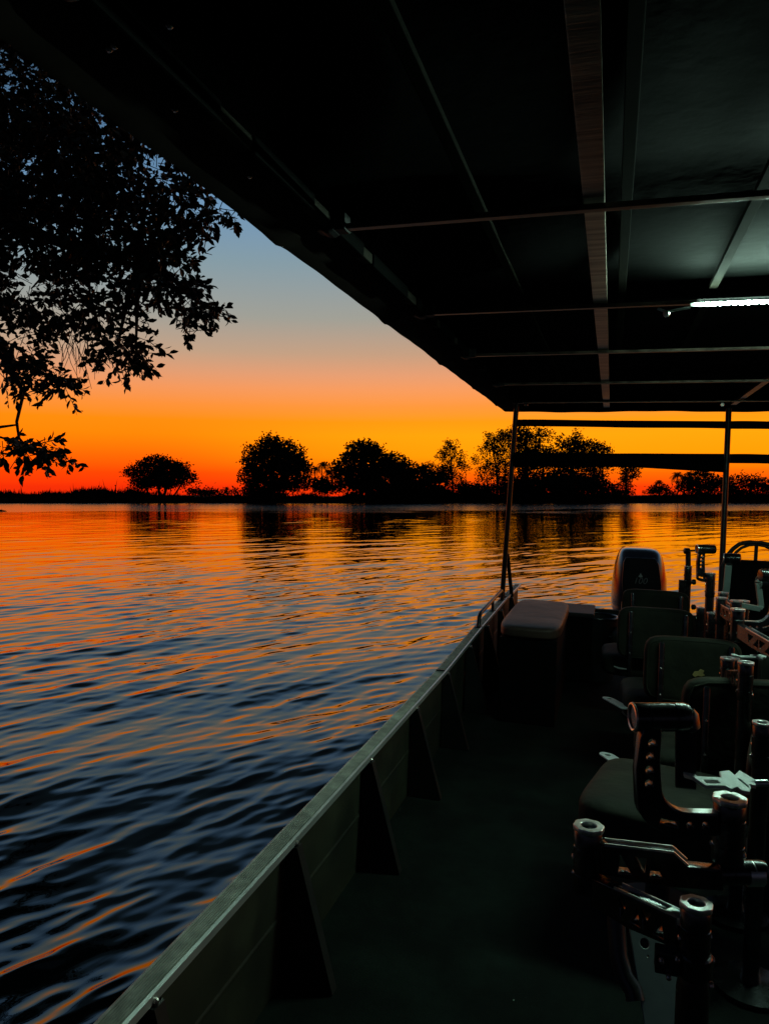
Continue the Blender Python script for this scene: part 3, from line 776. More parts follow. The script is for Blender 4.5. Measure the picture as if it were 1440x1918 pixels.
# rolled blinds hanging across the stern
def blind(y, pa, pb, r0, droop, label, name='rolled_blind', segs=24):
    a = UY(*pa, y); b = UY(*pb, y)
    t = thing(name, a.lerp(b, .5), label, 'blind', 'rolled blinds across the stern'); BOAT.append(t)
    mb = MB(); pts = []; rad = []
    for i in range(segs + 1):
        f = i / segs
        p = a.lerp(b, f); p.z += .0012 * math.sin(f * 9)
        pts.append(p); rad.append(r0 * (1 + .02 * math.sin(f * 13)))
    mb.tube(pts, rad, 14); mb.build('roll', 'canvas', t, smooth=True)
    if droop:
        vs, fs = [], []
        for i in range(segs + 1):
            f = i / segs; p = a.lerp(b, f)
            dz = droop * (.8 + .03 * math.sin(f * 9)) + .028 * max(0, (f - .55) / .45) ** 1.4
            for k, (yy, zz) in enumerate(((.01, 0), (.028, -dz * .6), (.012, -dz), (-.012, -dz), (-.028, -dz * .6), (-.01, 0))): vs.append((p.x, p.y + yy, p.z + zz))
        for i in range(segs):
            for k in range(6):
                q = i * 6 + k; w = i * 6 + (k + 1) % 6; fs.append([q, w, w + 6, q + 6])
        fs.append(list(range(6))[::-1]); fs.append([segs * 6 + k for k in range(6)])
        MB().add(vs, fs).build('loose_flap', 'canvas', t, smooth=True)
    return t
yb = pt.y + .03
blind(yb, (968, 792), (1362, 796), .028, 0, 'thin straight upper rolled blind between the two rear posts')
blind(yb + .001, (1366, 796), (1560, 797), .030, 0, 'thin upper rolled blind right of the middle rear post')
blind(yb, (962, 858), (1358, 861), .045, .085, 'thick lower blind between the rear posts, its flap sagging at the right')
blind(yb + .001, (1366, 859), (1560, 861), .036, 0, 'lower rolled blind right of the middle rear post')

# LED strip lamp ------------------------------------------------------
yl = Ys[3] - .020
la = UZ(1302, 574, ZR - .004); lx0 = la.x
lamp = thing('strip_light', (lx0 + .6, yl, ZR - .02), 'lit white-green LED strip under the canopy at the right', 'lamp'); BOAT.append(lamp)
tilt = Matrix.Rotation(R(32), 3, 'X')
off = tilt @ Vector((0, -.006, 0))
mb = MB()
for k in range(56):
    mb.box(Vector((lx0 + .012 + k * .0225, yl, ZR - .004)) + off, (.010, .004, .012), rot=tilt)
mb.build('led_diode', 'lamp', lamp)['kind'] = 'stuff'
mb = MB(); mb.box((lx0 + .63, yl, ZR - .004), (1.3, .006, .013), rot=tilt); mb.build('housing', 'lamphouse', lamp)
mb = MB(); mb.box((lx0 + .63, yl + .008, ZR + .004), (1.26, .012, .02)); mb.build('mounting_tape', 'rubber', lamp)
mb = MB(); mb.tube([(lx0 - .02, yl, ZR - .015), (lx0 - .06, yl, ZR - .02), (lx0 - .10, yl, ZR - .028), (lx0 - .13, yl + .01, ZR - .012)], .005, 8)
mb.lathe((lx0 - .10, yl, ZR - .034), (1, 0, .2), [(.006, -.012), (.012, -.006), (.012, .006), (.006, .012)], 12)
mb.build('cable', 'bright', lamp, smooth=True)

# ------------------------------------------------------------------ stern things
def cushion_mesh(mb, c, d, rot=0, puff=.25, n=10):
    """soft box: rounded superellipsoid-like cushion"""
    vs = []; idx = {}
    cx, cy, cz = c; ca, sa = math.cos(rot), math.sin(rot)
    N = n
    def sp(u, v, w):
        m = max(abs(u), abs(v), abs(w))
        p = Vector((u, v, w)); l = (abs(u) ** 6 + abs(v) ** 6 + abs(w) ** 6) ** (1 / 6)
        p = p / l
        return p
    fs = []
    for ax in range(3):
        for sg in (-1, 1):
            for i in range(N):
                for j in range(N):
                    q = []
                    for di, dj in ((0, 0), (1, 0), (1, 1), (0, 1)):
                        a = -1 + 2 * (i + di) / N; b = -1 + 2 * (j + dj) / N
                        co = [0, 0, 0]; co[ax] = sg; co[(ax + 1) % 3] = a; co[(ax + 2) % 3] = b
                        key = tuple(round(x, 4) for x in co)
                        if key not in idx:
                            p = sp(*co)
                            z = p.z * (1 + puff * .25 * (1 - p.x * p.x) * (1 - p.y * p.y))
                            z += .05 * math.sin(p.x * 5 + p.y * 3) * (1 - abs(p.z)) 
                            x, y = p.x * d[0] / 2, p.y * d[1] / 2
                            idx[key] = len(vs); vs.append((cx + x * ca - y * sa, cy + x * sa + y * ca, cz + z * d[2] / 2))
                        q.append(idx[key])
                    fs.append(q if sg > 0 else q[::-1])
    mb.add(vs, fs)
    return mb
zb = -.80
bl, br_ = UZ(930, 1171, zb), UZ(1049, 1179, zb)
yk = UZ(1000, 1122, zb).y
x0, x1 = bl.x, br_.x
x0 = max(x0, gx + .10)
bench = thing('storage_bench', ((x0 + x1) / 2, (bl.y + yk) / 2, ZD), 'box bench with a creased brown vinyl cushion by the left rear post', 'bench'); BOAT.append(bench)
mb = MB(); mb.box(((x0 + x1) / 2, (bl.y + yk) / 2, (ZD + zb - .07) / 2), (x1 - x0 - .03, yk - bl.y - .04, zb - .07 - ZD)); mb.build('box', 'blackbox', bench, bevel=.01)
mb = MB(); cushion_mesh(mb, ((x0 + x1) / 2, (bl.y + yk) / 2, zb - .035), (x1 - x0 + .0, yk - bl.y, .085), 0, .4, 14); mb.build('cushion', 'vinyl', bench, smooth=True)
# bucket and black box
dz = UZ(1118, 1152, -.90)
t = thing('round_tub', (dz.x, dz.y, ZD), 'round black tub with a raised rim in front of the outboard motor', 'tub'); BOAT.append(t)
mb = MB(); mb.lathe((dz.x, dz.y, ZD + .004), (0, 0, 1), [(.11, 0), (.125, .02), (.145, .44), (.15, .45), (.13, .45), (.11, .04)], 32); mb.build('bucket', 'rubber', t, smooth=True)
mb = MB(); mb.tube([(dz.x + .143 * math.cos(a), dz.y + .143 * math.sin(a), ZD + .462) for a in [k * math.pi / 16 for k in range(33)]], .009, 8); mb.build('rim', 'cowlblack', t, smooth=True)
q = UZ(1078, 1143, -.87)
t = thing('battery_box', (q.x, q.y, ZD), 'low black box between the bench and the round tub', 'box'); BOAT.append(t)
mb = MB(); mb.box((q.x, q.y + .1, ZD + .24), (.24, .42, .46)); mb.build('case', 'blackbox', t, bevel=.012)
mb = MB(); mb.box((q.x, q.y + .1, ZD + .486), (.26, .44, .03)); mb.build('lid', 'rubber', t, bevel=.01)

# outboard motor
def motor():
    d = 7.35
    c = U(1197, 1100, d); w = 107 / FPX * d
    t = thing('outboard_motor', (c.x, c.y, ZD - .2), 'glossy dark outboard motor cowl behind the seats at the stern', 'outboard motor'); BOAT.append(t)
    # sections: (py, left px, right px, depth)
    sec = [(1175, 1164, 1228, .50), (1160, 1156, 1238, .66), (1147, 1146, 1247, .76), (1140, 1143.5, 1249, .78), (1137, 1144.5, 1248, .77), (1133, 1143.5, 1249.5, .78), (1110, 1144, 1250, .78), (1085, 1147, 1250, .76), (1060, 1151, 1246, .72), (1045, 1156, 1242, .66), (1036, 1160, 1238, .58), (1031, 1164, 1232, .46), (1028.5, 1172, 1222, .32), (1028, 1185, 1208, .15)]
    mb = MB(); vs, fs = [], []; n = 36
    cyy = c.y + .32
    for py, l, r, dp in sec:
        a = UY(l, py, c.y + .1); b = UY(r, py, c.y + .1); cx = (a.x + b.x) / 2; hw = (b.x - a.x) / 2; z = (a.z + b.z) / 2
        for k in range(n):
            th = 2 * math.pi * k / n; ct_, st = math.cos(th), math.sin(th); e = 2 / 3.2
            vs.append((cx + hw * math.copysign(abs(ct_) ** e, ct_), cyy + dp / 2 * math.copysign(abs(st) ** e, st), z))
    for i in range(len(sec) - 1):
        for k in range(n): fs.append([i * n + k, i * n + (k + 1) % n, (i + 1) * n + (k + 1) % n, (i + 1) * n + k])
    fs.append(list(range(n))[::-1]); fs.append([(len(sec) - 1) * n + k for k in range(n)])
    mb.add(vs, fs); cw = mb.build('cowl', 'cowl', t, smooth=True)
    # black centre panel, slightly proud, facing the boat
    yf = cyy - .392
    pan = [(1168, 1140), (1164, 1090), (1167, 1052), (1172, 1044), (1226, 1046), (1233, 1056), (1238, 1095), (1236, 1140)]
    pts = [UY(x, y, yf) for x, y in pan]
    q = UY(1200, 1095, yf)
    plate('front_panel', [[(p.x - q.x, p.z - q.z) for p in pts]], .03, M4of(q, (1, 0, 0), (0, 0, 1)), 'cowlblack', cw, bev=.008)
    q2 = UY(1198, 1088, yf - .016)
    text_mesh('number_decal', '100', .085, M4of(q2 + Vector((0, 0, -.028)), (1, 0, 0), (0, 0, 1)), 'decal', cw, ext=.0006, shear=.25)
    e = UY(1199, 1079, yf - .017)
    plate('emblem', [[(0, .03), (.012, .008), (.022, -.008), (.0, -.014), (-.022, -.008), (-.012, .008)]], .002, M4of(e, (1, 0, 0), (0, 0, 1)), 'bright', cw, bev=.0004)
    mb = MB(); mb.lathe((c.x, cyy, ZD - .55), (0, 0, 1), [(.10, 0), (.13, .1), (.15, .5), (.17, .62)], 20); mb.build('leg_housing', 'cowlblack', t, smooth=True)
    mb = MB(); mb.box((c.x, Y1 + .06, -1.2), (.34, .12, .34)); mb.box((c.x, Y1 + .22, -1.16), (.2, .3, .2)); mb.build('bracket', 'cowlblack', t, bevel=.015)
motor()

# ------------------------------------------------------------------ swivel seats
def seat(px_l, py_t, d, rot, label, tip=None, corner=None, w=.415, wide_cush=.5, cz=-.97, plate_ang=None, mate='cushion', badge=False, bh=.30):
    """backrest top-left corner given in the photo; seat faces the stern"""
    a = corner or U(px_l, py_t, d); ca, sa = math.cos(rot), math.sin(rot)
    ux = Vector((ca, sa, 0)); uy = Vector((-sa, ca, 0))
    bc = Vector((a.x, a.y, 0)) + ux * (w / 2)
    cc = bc + uy * .28
    t = thing('swivel_seat', (cc.x, cc.y, ZD), label, 'seat', 'swivel seats in the boat'); BOAT.append(t)
    top = a.z
    mb = MB(); cushion_mesh(mb, (bc.x, bc.y, top - bh / 2), (w, .065, bh), rot, 0, 10); bk = mb.build('backrest', mate, t, smooth=True)
    for s in (-.33, .37):
        p = bc + ux * (w * s) - uy * .043
        q = MB(); q.lathe((p.x, p.y, top - bh - .12), (0, 0, 1), [(.010, 0), (.013, .003), (.013, bh + .09), (.009, bh + .098)], 14)
        q.build('back_tube', 'anod', bk, smooth=True)
        q = MB()
        for zz in (.14, .26): q.lathe((p.x, p.y - .012, top - zz), tuple(-uy), [(.005, 0), (.005, .004), (.002, .006)], 8)
        q.build('rivet', 'screw', bk)
    # piping seam
    q = MB(); hw, hh = w / 2 - .012, bh / 2 - .012
    loop = []
    for k in range(33):
        th = 2 * math.pi * k / 32; c_, s_ = math.cos(th), math.sin(th); l = (abs(c_) ** 6 + abs(s_) ** 6) ** (1 / 6)
        loop.append(bc + ux * (hw * c_ / l) - uy * .026 + Vector((0, 0, top - bh / 2 + hh * s_ / l)))
    q.tube(loop, .004, 6); q.build('piping', mate, bk, smooth=True)
    if badge:
        e = bc + ux * (w * .06) - uy * .036 + Vector((0, 0, top - .155))
        m4 = M4of(e, ux, (0, 0, 1))
        plate('badge', [[(-.028, -.006), (-.018, .010), (-.002, .012), (.006, .022), (.022, .016), (.016, .004), (.026, -.004), (.010, -.012), (-.004, -.008), (-.016, -.016)]], .003, m4, 'badge', bk, bev=.0006)
    mb = MB(); cushion_mesh(mb, (cc.x - ux.x * .03, cc.y - ux.y * .03, cz - .055), (wide_cush, .44, .13), rot, .5, 12); mb.build('seat_cushion', mate, t, smooth=True)
    mb = MB(); mb.lathe((cc.x, cc.y, ZD + .004), (0, 0, 1), [(.15, 0), (.15, .012), (.045, .03), (.038, .05), (.038, .27), (.06, .285)], 24); mb.build('pedestal', 'rubber', t, smooth=True)
    # flat rounded tab sticking out to port under the cushion
    if tip:
        o = UZ(tip[0], tip[1], -1.03); ut = Vector((-.5, .86, 0)).normalized(); vt = Vector((.86, .5, -.12))
        ol = [(-.20, -.032), (-.03, -.032)] + [(-.03 + .032 * math.cos(th), .032 * math.sin(th)) for th in [-math.pi / 2 + math.pi * k / 10 for k in range(1, 10)]] + [(-.03, .032), (-.20, .032)]
        plate('side_bracket', [ol, circ(-.03, 0, .013)], .006, M4of(o, ut, vt), 'plate', t)
    return t
seat(1278, 1266, 2.66, R(10), 'green seat with a pale creased back top, behind the big camera arm', tip=(1130, 1410), bh=.34)
seat(1207, 1188, 3.44, R(3), 'green canvas seat whose back carries a small tan badge', tip=(1134, 1306), badge=True)
seat(1157, 1134, 4.30, R(2), 'dark seat directly behind the badged seat back', tip=(1134, 1238))
seat(1165, 1101, 4.95, R(-4), 'farthest dark seat back, right in front of the outboard motor', tip=(1140, 1190), bh=.26)
seat(0, 0, 0, R(78), 'large dark seat at the near end of the row, rounded cushion beside the aisle', corner=Vector((.42, 2.30, -.74)), wide_cush=.50, cz=-.955, bh=.22)
# ------------------------------------------------------------------ helm console with arched rail
hp = U(1365, 1048, 4.7)
t = thing('helm_console', (hp.x + .3, hp.y, ZD), 'black helm panel topped by an arched tube rail at the right edge', 'console'); BOAT.append(t)
mb = MB(); mb.box((hp.x + .32, hp.y + .03, (hp.z + ZD) / 2), (.64, .06, hp.z - ZD)); mb.build('panel', 'blackbox', t, bevel=.02)
mb = MB(); mb.rect(hp + Vector((.0, -.012, -.0)), hp + Vector((-.02, -.012, -.30)), .03, .03, up=(0, 1, 0)); mb.build('edge_strut', 'greenplate', t, bevel=.004)
yh = hp.y - .03
for (pl, rad) in (([(1352, 1062), (1360, 1042), (1372, 1028), (1384, 1019), (1400, 1016), (1425, 1017), (1450, 1022), (1475, 1036), (1488, 1060)], .013),
                  ([(1370, 1046), (1378, 1034), (1388, 1026), (1402, 1021), (1416, 1020), (1432, 1023), (1448, 1032), (1456, 1046)], .009)):
    mb = MB(); mb.tube([UY(x, y, yh) for x, y in pl], rad, 10); mb.build('arch_rail', 'rubber', t, smooth=True)
mb = MB(); mb.tube([UY(1416, 1018, yh), UY(1414, 1050, yh)], .011, 8); mb.build('rail_spoke', 'rubber', t, smooth=True)

# ------------------------------------------------------------------ articulated camera arms
def barrel(p, top, bot, rad, name, t, ring='bright', n=30):
    """machined vertical barrel with grooves and a knurled cap"""
    L = top - bot; mb = MB()
    pr = [(rad * .7, 0), (rad * .96, .003), (rad, .006), (rad, L * .30), (rad * .95, L * .31), (rad * .95, L * .33), (rad, L * .34), (rad, L * .72), (rad * .95, L * .73), (rad * .95, L * .75), (rad, L * .76), (rad, L - .004), (rad * .9, L), (rad * .5, L)]
    mb.lathe((p.x, p.y, bot), (0, 0, 1), pr, n); b = mb.build(name, 'anod', t, smooth=True)
    N = 96; ol = []
    for k in range(N):
        th = 2 * math.pi * k / N; rr = rad * 1.06 * (1 + .028 * math.copysign(min(1, abs(math.sin(th * 8)) * 1.6), math.sin(th * 8))); ol.append((rr * math.cos(th), rr * math.sin(th)))
    plate('cap_ring', [ol, circ(0, 0, rad * .56, 24)], .009, M4of(Vector((p.x, p.y, top + .004)), (1, 0, 0), (0, 1, 0)), ring, b, bev=.0012)
    q = MB(); q.lathe((p.x, p.y, top - .004), (0, 0, 1), [(rad * .50, 0), (rad * .50, .004), (rad * .2, .004), (rad * .2, .002)], 20); q.build('cap_bolt', 'anod', b, smooth=True)
    q = MB()
    for k, (a, zz) in enumerate(((2.9, .25), (3.3, .55), (5.9, .2), (.3, .6))):
        dr = Vector((math.cos(a), math.sin(a), 0)); q.lathe(Vector((p.x, p.y, bot + L * zz)) + dr * (rad - .001), dr, [(.005, 0), (.005, .003), (.002, .004)], 8)
    q.build('set_screw', 'screw', b)
    return b
def truss(p, q, h, t, name='truss_arm', th=.026, step=0.0, n=4, m='anod'):
    """machined arm between two barrels with triangular windows, top shelf groove"""
    ax = q - p; L = ax.length; hh = h / 2
    ol = [(0, -hh * .75), (0, hh), (L * .60, hh), (L * .72, hh - step), (L, hh - step), (L, -hh * .8), (L * .55, -hh)]
    hol = []; a0, a1 = L * .14, L * .66; w = (a1 - a0) / n; r = h * .10
    for k in range(n):
        x0, x1 = a0 + k * w + r * .35, a0 + (k + 1) * w - r * .35; y0, y1 = -hh * .55, hh * .55
        if k % 2 == 0: hol.append([(x0, y0), (x1, y0 + .001), (x0 + (x1 - x0) * .15, y1)])
        else: hol.append([(x1, y1), (x0, y1 - .001), (x1 - (x1 - x0) * .15, y0)])
    b = plate(name, [ol] + hol, th, M4of(p, ax, (0, 0, 1)), m, t, bev=.0018)
    # raised rims along the top edge
    up = Vector((0, 0, 1)); axn = ax.normalized(); sd = axn.cross(up)
    mb = MB()
    for s in (-1, 1):
        o = sd * (s * (th / 2 - .002)) + up * (hh + .0015)
        mb.rect(p + axn * L * .03 + o, p + axn * L * .60 + o, .003, .004); mb.rect(p + axn * L * .60 + o, p + axn * L * .72 + o - up * step, .003, .004)
    mb.build('edge_rim', 'bright', b)
    return b
def l_bracket(p, u, Lh, Lv, w, th, t, name='elbow_bracket', m='anod'):
    """flat L plate with a rounded elbow: from p along u, then up; round weight holes"""
    ol = [(0, -w * .5), (Lh * .45, -w * .55)]
    R2 = Lh * .55 - 0
    cx, cy = Lh * .5, Lh * .5 - w * .55
    for k in range(9):
        th_ = -math.pi / 2 + (math.pi / 2) * k / 8; ol.append((cx + (Lh * .5 + w * .5) * math.cos(th_), cy + (Lh * .5) * math.sin(th_)))
    xo = Lh + w * .5
    ol += [(xo + w * .10, Lv * .5), (xo - w * .02, Lv * .8), (xo - w * .25, Lv)]
    ol += [(Lh - w * .35, Lv), (Lh - w * .42, Lv * .85), (Lh - w * .40, Lv * .6)]
    ri = Lh * .42
    for k in range(9):
        th_ = 0 - (math.pi / 2) * k / 8
        ol.append((Lh - w * .5 - ri + ri * math.cos(th_), w * .42 + ri + ri * math.sin(th_)))
    ol += [(0, w * .42)]
    r = w * .17
    hol = [circ(Lh * .18, -w * .03, r * .8, 14), circ(Lh * .40, -w * .05, r * .8, 14)]
    sx = Lh * .58
    hol.append([(sx, -w * .15), (sx + w * .75, w * .02), (sx + w * .70, w * .20), (sx, w * .06)])
    for f in (.38, .51, .64, .77): hol.append(circ(Lh + w * (.03 if f < .7 else -.04), Lv * f, r, 16))
    b = plate(name, [ol] + hol, th, M4of(p, u, (0, 0, 1)), m, t, bev=.002)
    # lamp glint made as a bright strip along the top edge and inner bend
    M_ = M4of(p, u, (0, 0, 1)); pts = [(.0, w * .42)] + [(Lh - w * .5 - ri + ri * math.cos(a), w * .42 + ri + ri * math.sin(a)) for a in (-math.pi / 2, -math.pi * .42, -math.pi * .34, -math.pi * .26, -math.pi * .18)]
    vs = []; fs = []
    for x, y in pts:
        for zz, dy in ((-th / 2 + .002, .0), (-th / 2 + .002, .002), (th / 2 - .002, .002), (th / 2 - .002, 0)): vs.append(M_ @ Vector((x, y + dy, zz)))
    for i in range(len(pts) - 1):
        for k in range(4): fs.append([i * 4 + k, i * 4 + (k + 1) % 4, (i + 1) * 4 + (k + 1) % 4, (i + 1) * 4 + k])
    MB().add(vs, fs).build('glint_strip', 'bright', b)
    return b
def hbarrel(p, ax, L, rad, name, t, ring='bright'):
    mb = MB(); ax = Vector(ax).normalized()
    mb.lathe(p, ax, [(rad * .55, 0), (rad * .92, 0), (rad, .004), (rad, L * .22), (rad * .94, L * .23), (rad * .94, L * .25), (rad, L * .26), (rad, L * .68), (rad * .94, L * .69), (rad * .94, L * .71), (rad, L * .72), (rad, L * .9), (rad * .9, L * .97), (rad * .5, L)], 30)
    b = mb.build(name, 'anod', t, smooth=True)
    q = MB(); e, f, g = frame(ax); pts = [Vector(p) + (e * math.cos(a) + f * math.sin(a)) * rad * .93 - ax * .001 for a in [k * math.pi / 14 for k in range(29)]]
    q.tube(pts, .0028, 6); q.build('end_ring', ring, b, smooth=True)
    return b
def cam_plate(p, u, v, t, sc=1.0, name='camera_plate', vs=1.0):
    """flat machined quick-release plate with windows"""
    k = sc
    ol = [(-.060, .010), (-.048, .010), (-.040, -.004), (.0, -.006), (.004, .004), (.022, .006), (.026, -.002), (.040, .006), (.056, -.010), (.050, -.020), (.040, -.018), (.032, -.030), (.020, -.028), (.016, -.022), (.004, -.026), (-.004, -.020), (-.036, -.020), (-.048, -.006), (-.060, -.002)]
    ol = [(a * k, b * k * vs) for a, b in ol]
    h1 = [(-.034, -.010), (-.010, -.011), (-.008, -.016), (-.031, -.016)]; h1 = [(a * k, b * k * vs) for a, b in h1]
    h2 = [(.026, -.008), (.030, -.009), (.038, -.022), (.034, -.023)]; h2 = [(a * k, b * k * vs) for a, b in h2]
    return plate(name, [ol, h1, h2], .007, M4of(p, u, v), 'plate', t, bev=.001)
XU = Vector((1, 0, 0))
GR = 'articulated camera arms beside the seats'
# --- the nearest arm, fully posed
dA, dB, dC = 1.16, 1.34, 1.28
rightv = (RBi @ r_)
P0 = U(1303, 1700, dA); P1 = U(1102, 1554, dB); P2 = U(1366, 1502, dC)
t = thing('camera_arm', (P0.x, P0.y, ZD), 'nearest large jointed camera arm, truss links and drilled elbow bracket', 'camera mount', GR); BOAT.append(t)
rb0 = .0228; rb1 = .0250; rb2 = .0262
z0t = P0.z; z0b = U(1303, 1835, dA).z
barrel(P0, z0t, z0b, rb0, 'pole_barrel', t)
mb = MB(); mb.lathe((P0.x, P0.y, ZD + .004), (0, 0, 1), [(.10, 0), (.10, .010), (.028, .02), (.0245, .05), (.0245, z0b - ZD - .02), (.021, z0b - ZD)], 26); mb.build('pole', 'anod', t, smooth=True)
cl = MB(); zc = U(1303, 1800, dA).z
cl.lathe((P0.x, P0.y, zc - .022), (0, 0, 1), [(.025, 0), (.0275, .003), (.0275, .032), (.025, .035)], 24)
cl.box(Vector((P0.x, P0.y, zc)) - rightv * .042, (.036, .026, .034)); cl.build('clamp_collar', 'anod', t, bevel=.003)
cl = MB()
for a, b in (((-.028), .012), ((-.052), .010), ((-.040), -.016)): cl.lathe(Vector((P0.x, P0.y, zc + b)) + rightv * a - Vector((0, .016, 0)), (0, -1, 0), [(.004, 0), (.004, .006), (.002, .008)], 10)
for zz in (.0, -.04): cl.lathe(Vector((P0.x, P0.y, zc + zz)) + rightv * .024, tuple(rightv), [(.006, 0), (.006, .006), (.003, .008)], 10)
cl.build('clamp_screw', 'screw', t)
z1t = P1.z; z1b = U(1102, 1672, dB).z
barrel(P1, z1t, z1b, rb1, 'elbow_barrel', t)
# lower truss from pole to elbow, upper truss from elbow to head
qa = Vector((P0.x, P0.y, U(1303, 1762, dA).z)); qb = Vector((P1.x, P1.y, qa.z)); qb.z = U(1102, 1664, dB).z
dirn = (qb - qa).normalized()
truss(qa + dirn * .022, qb - dirn * .02, .056, t, 'lower_truss_arm', n=4)
mb = MB(); mb.box(qa + dirn * .034 + Vector((0, 0, .024)), (.03, .024, .012), rot=Matrix.Rotation(math.atan2(dirn.y, dirn.x), 3, 'Z')); mb.build('truss_block', 'bright', t, bevel=.002)
ua = Vector((P1.x, P1.y, U(1102, 1606, dB).z)); ub = U(1352, 1636, dC)
dn = (ub - ua).normalized()
truss(ua + dn * .022, ub, .060, t, 'upper_truss_arm', step=.020, n=4)
hj = U(1350, 1634, dC)
hbarrel(U(1345, 1634, dC), rightv, .082, .0200, 'pivot_barrel', t, 'anod')
mb = MB(); mb.lathe(U(1395, 1636, dC), rightv, [(.008, 0), (.021, .001), (.021, .026), (.019, .028), (.008, .028)], 26); mb.build('pivot_collar', 'bright', t, smooth=True)
z2b = U(1366, 1618, dC).z
barrel(P2, P2.z, z2b, rb2, 'head_barrel', t)
lu = -rightv.copy(); lu.z = 0; lu.normalize()
pe = Vector((P2.x, P2.y, U(1366, 1538, dC).z)) + lu * .024 + Vector((0, -.006, 0))
l_bracket(pe, lu, .118, .178, .040, .022, t)
hk = U(1186, 1343, dC - .005)
hbarrel(hk, rightv, .096, .0240, 'tilt_barrel', t)
mb = MB(); q = U(1284, 1345, dC); mb.lathe(q + Vector((0, 0, -.004)), (0.2, .1, -1), [(.016, -.018), (.022, -.010), (.022, .012), (.013, .020)], 20); mb.build('tilt_knuckle', 'anod', t, smooth=True)
pa, pb = U(1283, 1362, dC + .03), U(1283, 1475, dC + .03)
mb = MB(); mb.rect(pa, pb, .034, .016, up=(0, 1, 0)); mb.build('drop_bar', 'anod', t, bevel=.003)
pc = U(1345, 1452, dC + .02)
cam_plate(pc, rightv, Vector((0, 1, .28)), t, 1.0, vs=1.6)
mb = MB(); mb.tube([U(1392, 1468, dC), U(1412, 1466, dC), U(1436, 1466, dC)], .004, 8); mb.lathe(U(1412, 1467, dC), rightv, [(.006, 0), (.006, .022), (.003, .024)], 12); mb.build('lock_pin', 'bright', t, smooth=True)
# base plate with a keyhole and curved seat-frame tube, below the lower arm
kp = U(1216, 1775, 1.62)
t2 = thing('foot_plate', (kp.x, kp.y, ZD), 'grey-green metal plate with keyhole and bent tube beneath the nearest arm', 'bracket'); BOAT.append(t2)
plate('hole_plate', [[(-.038, -.16), (-.038, .045), (-.034, .05), (.07, .05), (.07, -.16)], circ(-.010, .008, .010, 16), circ(-.012, .030, .003, 8), circ(-.008, -.016, .002, 8)], .006,
      M4of(kp, rightv, Vector((0, .6, .8))), 'greenplate', t2)
mb = MB(); mb.tube([U(1152, 1690, 1.66), U(1154, 1740, 1.64), U(1158, 1790, 1.62), U(1170, 1830, 1.60), U(1186, 1856, 1.58), U(1190, 1875, 1.57)], .020, 14); mb.build('bent_tube', 'darktube', t2, smooth=True)
mb = MB(); mb.box((kp.x + .03, kp.y + .03, ZD + .03), (.12, .12, .05)); mb.tube([(kp.x + .03, kp.y + .03, ZD + .03), (kp.x + .03, kp.y + .02, kp.z - .12)], .02, 12); mb.build('stand', 'rubber', t2, bevel=.004)

def far_arm(label, base, topz, elbow, head, sz=1.0, lb=None, knob=None, pl=None, poletop=None):
    """base/elbow/head: boat-space points; smaller re-posed copies of the same arm"""
    t = thing('camera_arm', (base.x, base.y, ZD), label, 'camera mount', GR); BOAT.append(t)
    barrel(base, topz, topz - .12, .0235, 'pole_barrel', t)
    mb = MB(); mb.lathe((base.x, base.y, ZD + .004), (0, 0, 1), [(.10, 0), (.10, .010), (.026, .02), (.022, .05), (.022, topz - .12 - ZD)], 18); mb.build('pole', 'anod', t, smooth=True)
    if elbow is not None:
        za = topz - .05; a = Vector((base.x, base.y, za)); b = Vector((elbow.x, elbow.y, elbow.z - .07))
        truss(a, b, .056, t, 'lower_truss_arm'); barrel(elbow, elbow.z, elbow.z - .115, .0245, 'elbow_barrel', t)
        if head is not None:
            a = Vector((elbow.x, elbow.y, elbow.z - .045)); b = Vector((head.x, head.y, head.z - .09))
            truss(a, b, .056, t, 'upper_truss_arm'); barrel(head, head.z, head.z - .11, .025, 'head_barrel', t)
    if lb:
        p, u, lh, lv = lb; l_bracket(p, u, lh, lv, .040, .020, t)
        e = p + u * lh + Vector((0, 0, lv)); hbarrel(e - u.cross(Vector((0, 0, 1))) * 0 + u * .03, -u, .095, .0235, 'tilt_barrel', t)
    if pl is not None: cam_plate(pl, rightv, Vector((0, 1, .2)), t, 1.0)
    return t
rv = rightv.copy(); rv.z = 0; rv.normalize()
# second arm: pole with pale cap at the right edge, plate resting above it
B = U(1396, 1244, 2.40)
far_arm('camera arm folded low, bronze-capped pole and pale plates over the seat', B, B.z, U(1362, 1236, 2.75), None, pl=U(1402, 1228, 2.65))
B = U(1426, 1358, 2.05)
far_arm('single capped camera pole beside the folded green seat', B, B.z, None, None)
# large raised arm at the right edge: barrel, elbow bracket with holes
hd = U(1381, 1144, 2.78)
far_arm('upright camera arm with a drilled elbow bracket at the right edge', U(1462, 1215, 2.5), U(1462, 1200, 2.5).z, hd, None, lb=(hd + rv * .024 + Vector((0, 0, -.055)), rv, .115, .19))
# frame-like arm in front of the console
hd = U(1340, 1078, 3.9)
far_arm('farther camera arm standing before the black helm panel', U(1352, 1150, 3.75), U(1352, 1112, 3.75).z, U(1392, 1128, 3.5), None)
B = U(1330, 1076, 3.9)
far_arm('slim camera arm with hooked head left of the helm panel', B, B.z, None, None, lb=(B + rv * -.01 + Vector((0, .02, -.02)), -rv * .9, .04, .15))
B = U(1288, 1062, 4.9)
far_arm('farthest thin camera mast standing clear against the bright water', B, B.z, None, None, lb=None)
t = bpy.context.scene.objects[BOAT[-1].name]
mb = MB(); mb.tube([U(1288, 1075, 4.9), U(1288, 1034, 4.9)], .017, 12); mb.lathe(U(1283, 1032, 4.9), rightv, [(.01, -.012), (.02, -.006), (.02, .024), (.01, .03)], 16); mb.tube([U(1290, 1032, 4.9), U(1306, 1031, 4.9)], .006, 8)
mb.build('mast_head', 'anod', t, smooth=True)
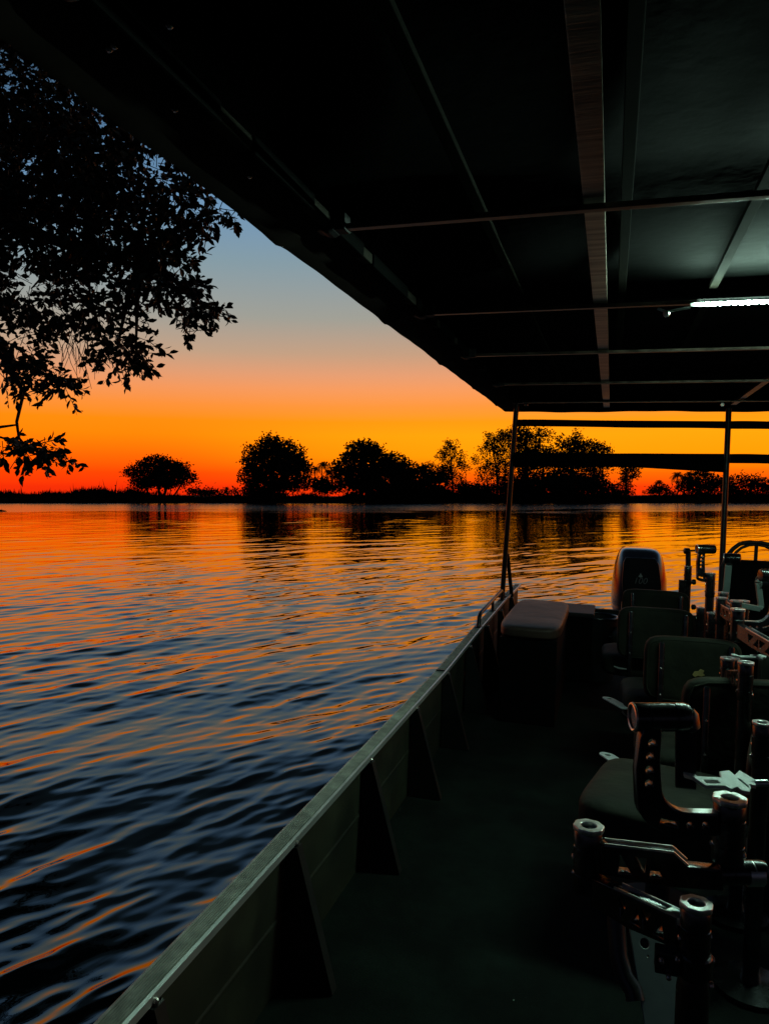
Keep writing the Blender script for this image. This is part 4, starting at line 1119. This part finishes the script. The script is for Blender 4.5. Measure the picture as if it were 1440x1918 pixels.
mb = MB(); mb.box(U(1277, 1100, 4.9), (.045, .04, .10)); mb.lathe(U(1284, 1090, 4.9), rightv, [(.012, 0), (.014, .006), (.014, .04), (.018, .045), (.018, .06)], 14); mb.build('side_clamp', 'anod', t, bevel=.003)
mb = MB(); mb.lathe(U(1297, 1137, 4.9), rightv, [(.008, -.01), (.017, -.006), (.017, .012), (.010, .018)], 14); mb.build('blue_knob', 'rubber', t, smooth=True)
K = U(1360, 1046, 4.2)
t = thing('camera_arm', (K.x, K.y + .02, ZD), 'camera arm with a pale round knob at the corner of the helm panel', 'camera mount', GR); BOAT.append(t)
hbarrel(U(1356, 1046, 4.2), rightv + Vector((0, -.5, 0)), .085, .030, 'tilt_barrel', t)
mb = MB(); mb.rect(U(1364, 1054, 4.2), U(1357, 1128, 4.2), .035, .02, up=(0, 1, 0)); mb.build('drop_bar', 'greenplate', t, bevel=.003)
mb = MB(); mb.tube([U(1357, 1126, 4.2), Vector((U(1357, 1126, 4.2).x, U(1357, 1126, 4.2).y, ZD + .004))], .022, 12); mb.build('pole', 'anod', t, smooth=True)
hd = U(1378, 1128, 3.3)
far_arm('camera arm with a square pale bracket and horizontal pipe at the right edge', U(1350, 1128, 3.45), U(1350, 1122, 3.45).z, hd, None)
t = BOAT[-1]
bp = [U(1384, 1133, 3.3), U(1420, 1140, 3.3), U(1424, 1134, 3.3), U(1419, 1092, 3.3), U(1425, 1083, 3.3)]
mb = MB()
for a, b in zip(bp[:-1], bp[1:]): mb.rect(a, b, .022, .036, up=(0, 1, 0))
mb.build('square_bracket', 'greenplate', t, bevel=.003)
hbarrel(U(1420, 1092, 3.3), rightv, .12, .030, 'tilt_barrel', t, 'greenplate')
for i_, (x_, y_, d_, l_) in enumerate(((1333, 1150, 3.7, 'short bare camera pole behind the badged seat, left one'), (1312, 1140, 4.1, 'short bare camera pole behind the badged seat, nearest the water'), (1372, 1236, 2.9, 'stubby camera pole just left of the bronze-capped one'))):
    B = U(x_, y_, d_); far_arm(l_, B, B.z, None, None)
# the seats of the right-hand column
seat(1420, 1210, 3.1, R(-8), 'dark seat at the right edge behind the folded camera arm')
seat(1450, 1330, 2.35, R(-30), 'pale creased green seat cushion at the right edge', wide_cush=.56, cz=-.90)

# ------------------------------------------------------------------ put the boat on the water
for o in BOAT:
    o.matrix_world = BM @ Matrix.Translation(o.location)
bpy.context.view_layer.update()
for o in bpy.data.objects:
    if '_o' in o: del o['_o']
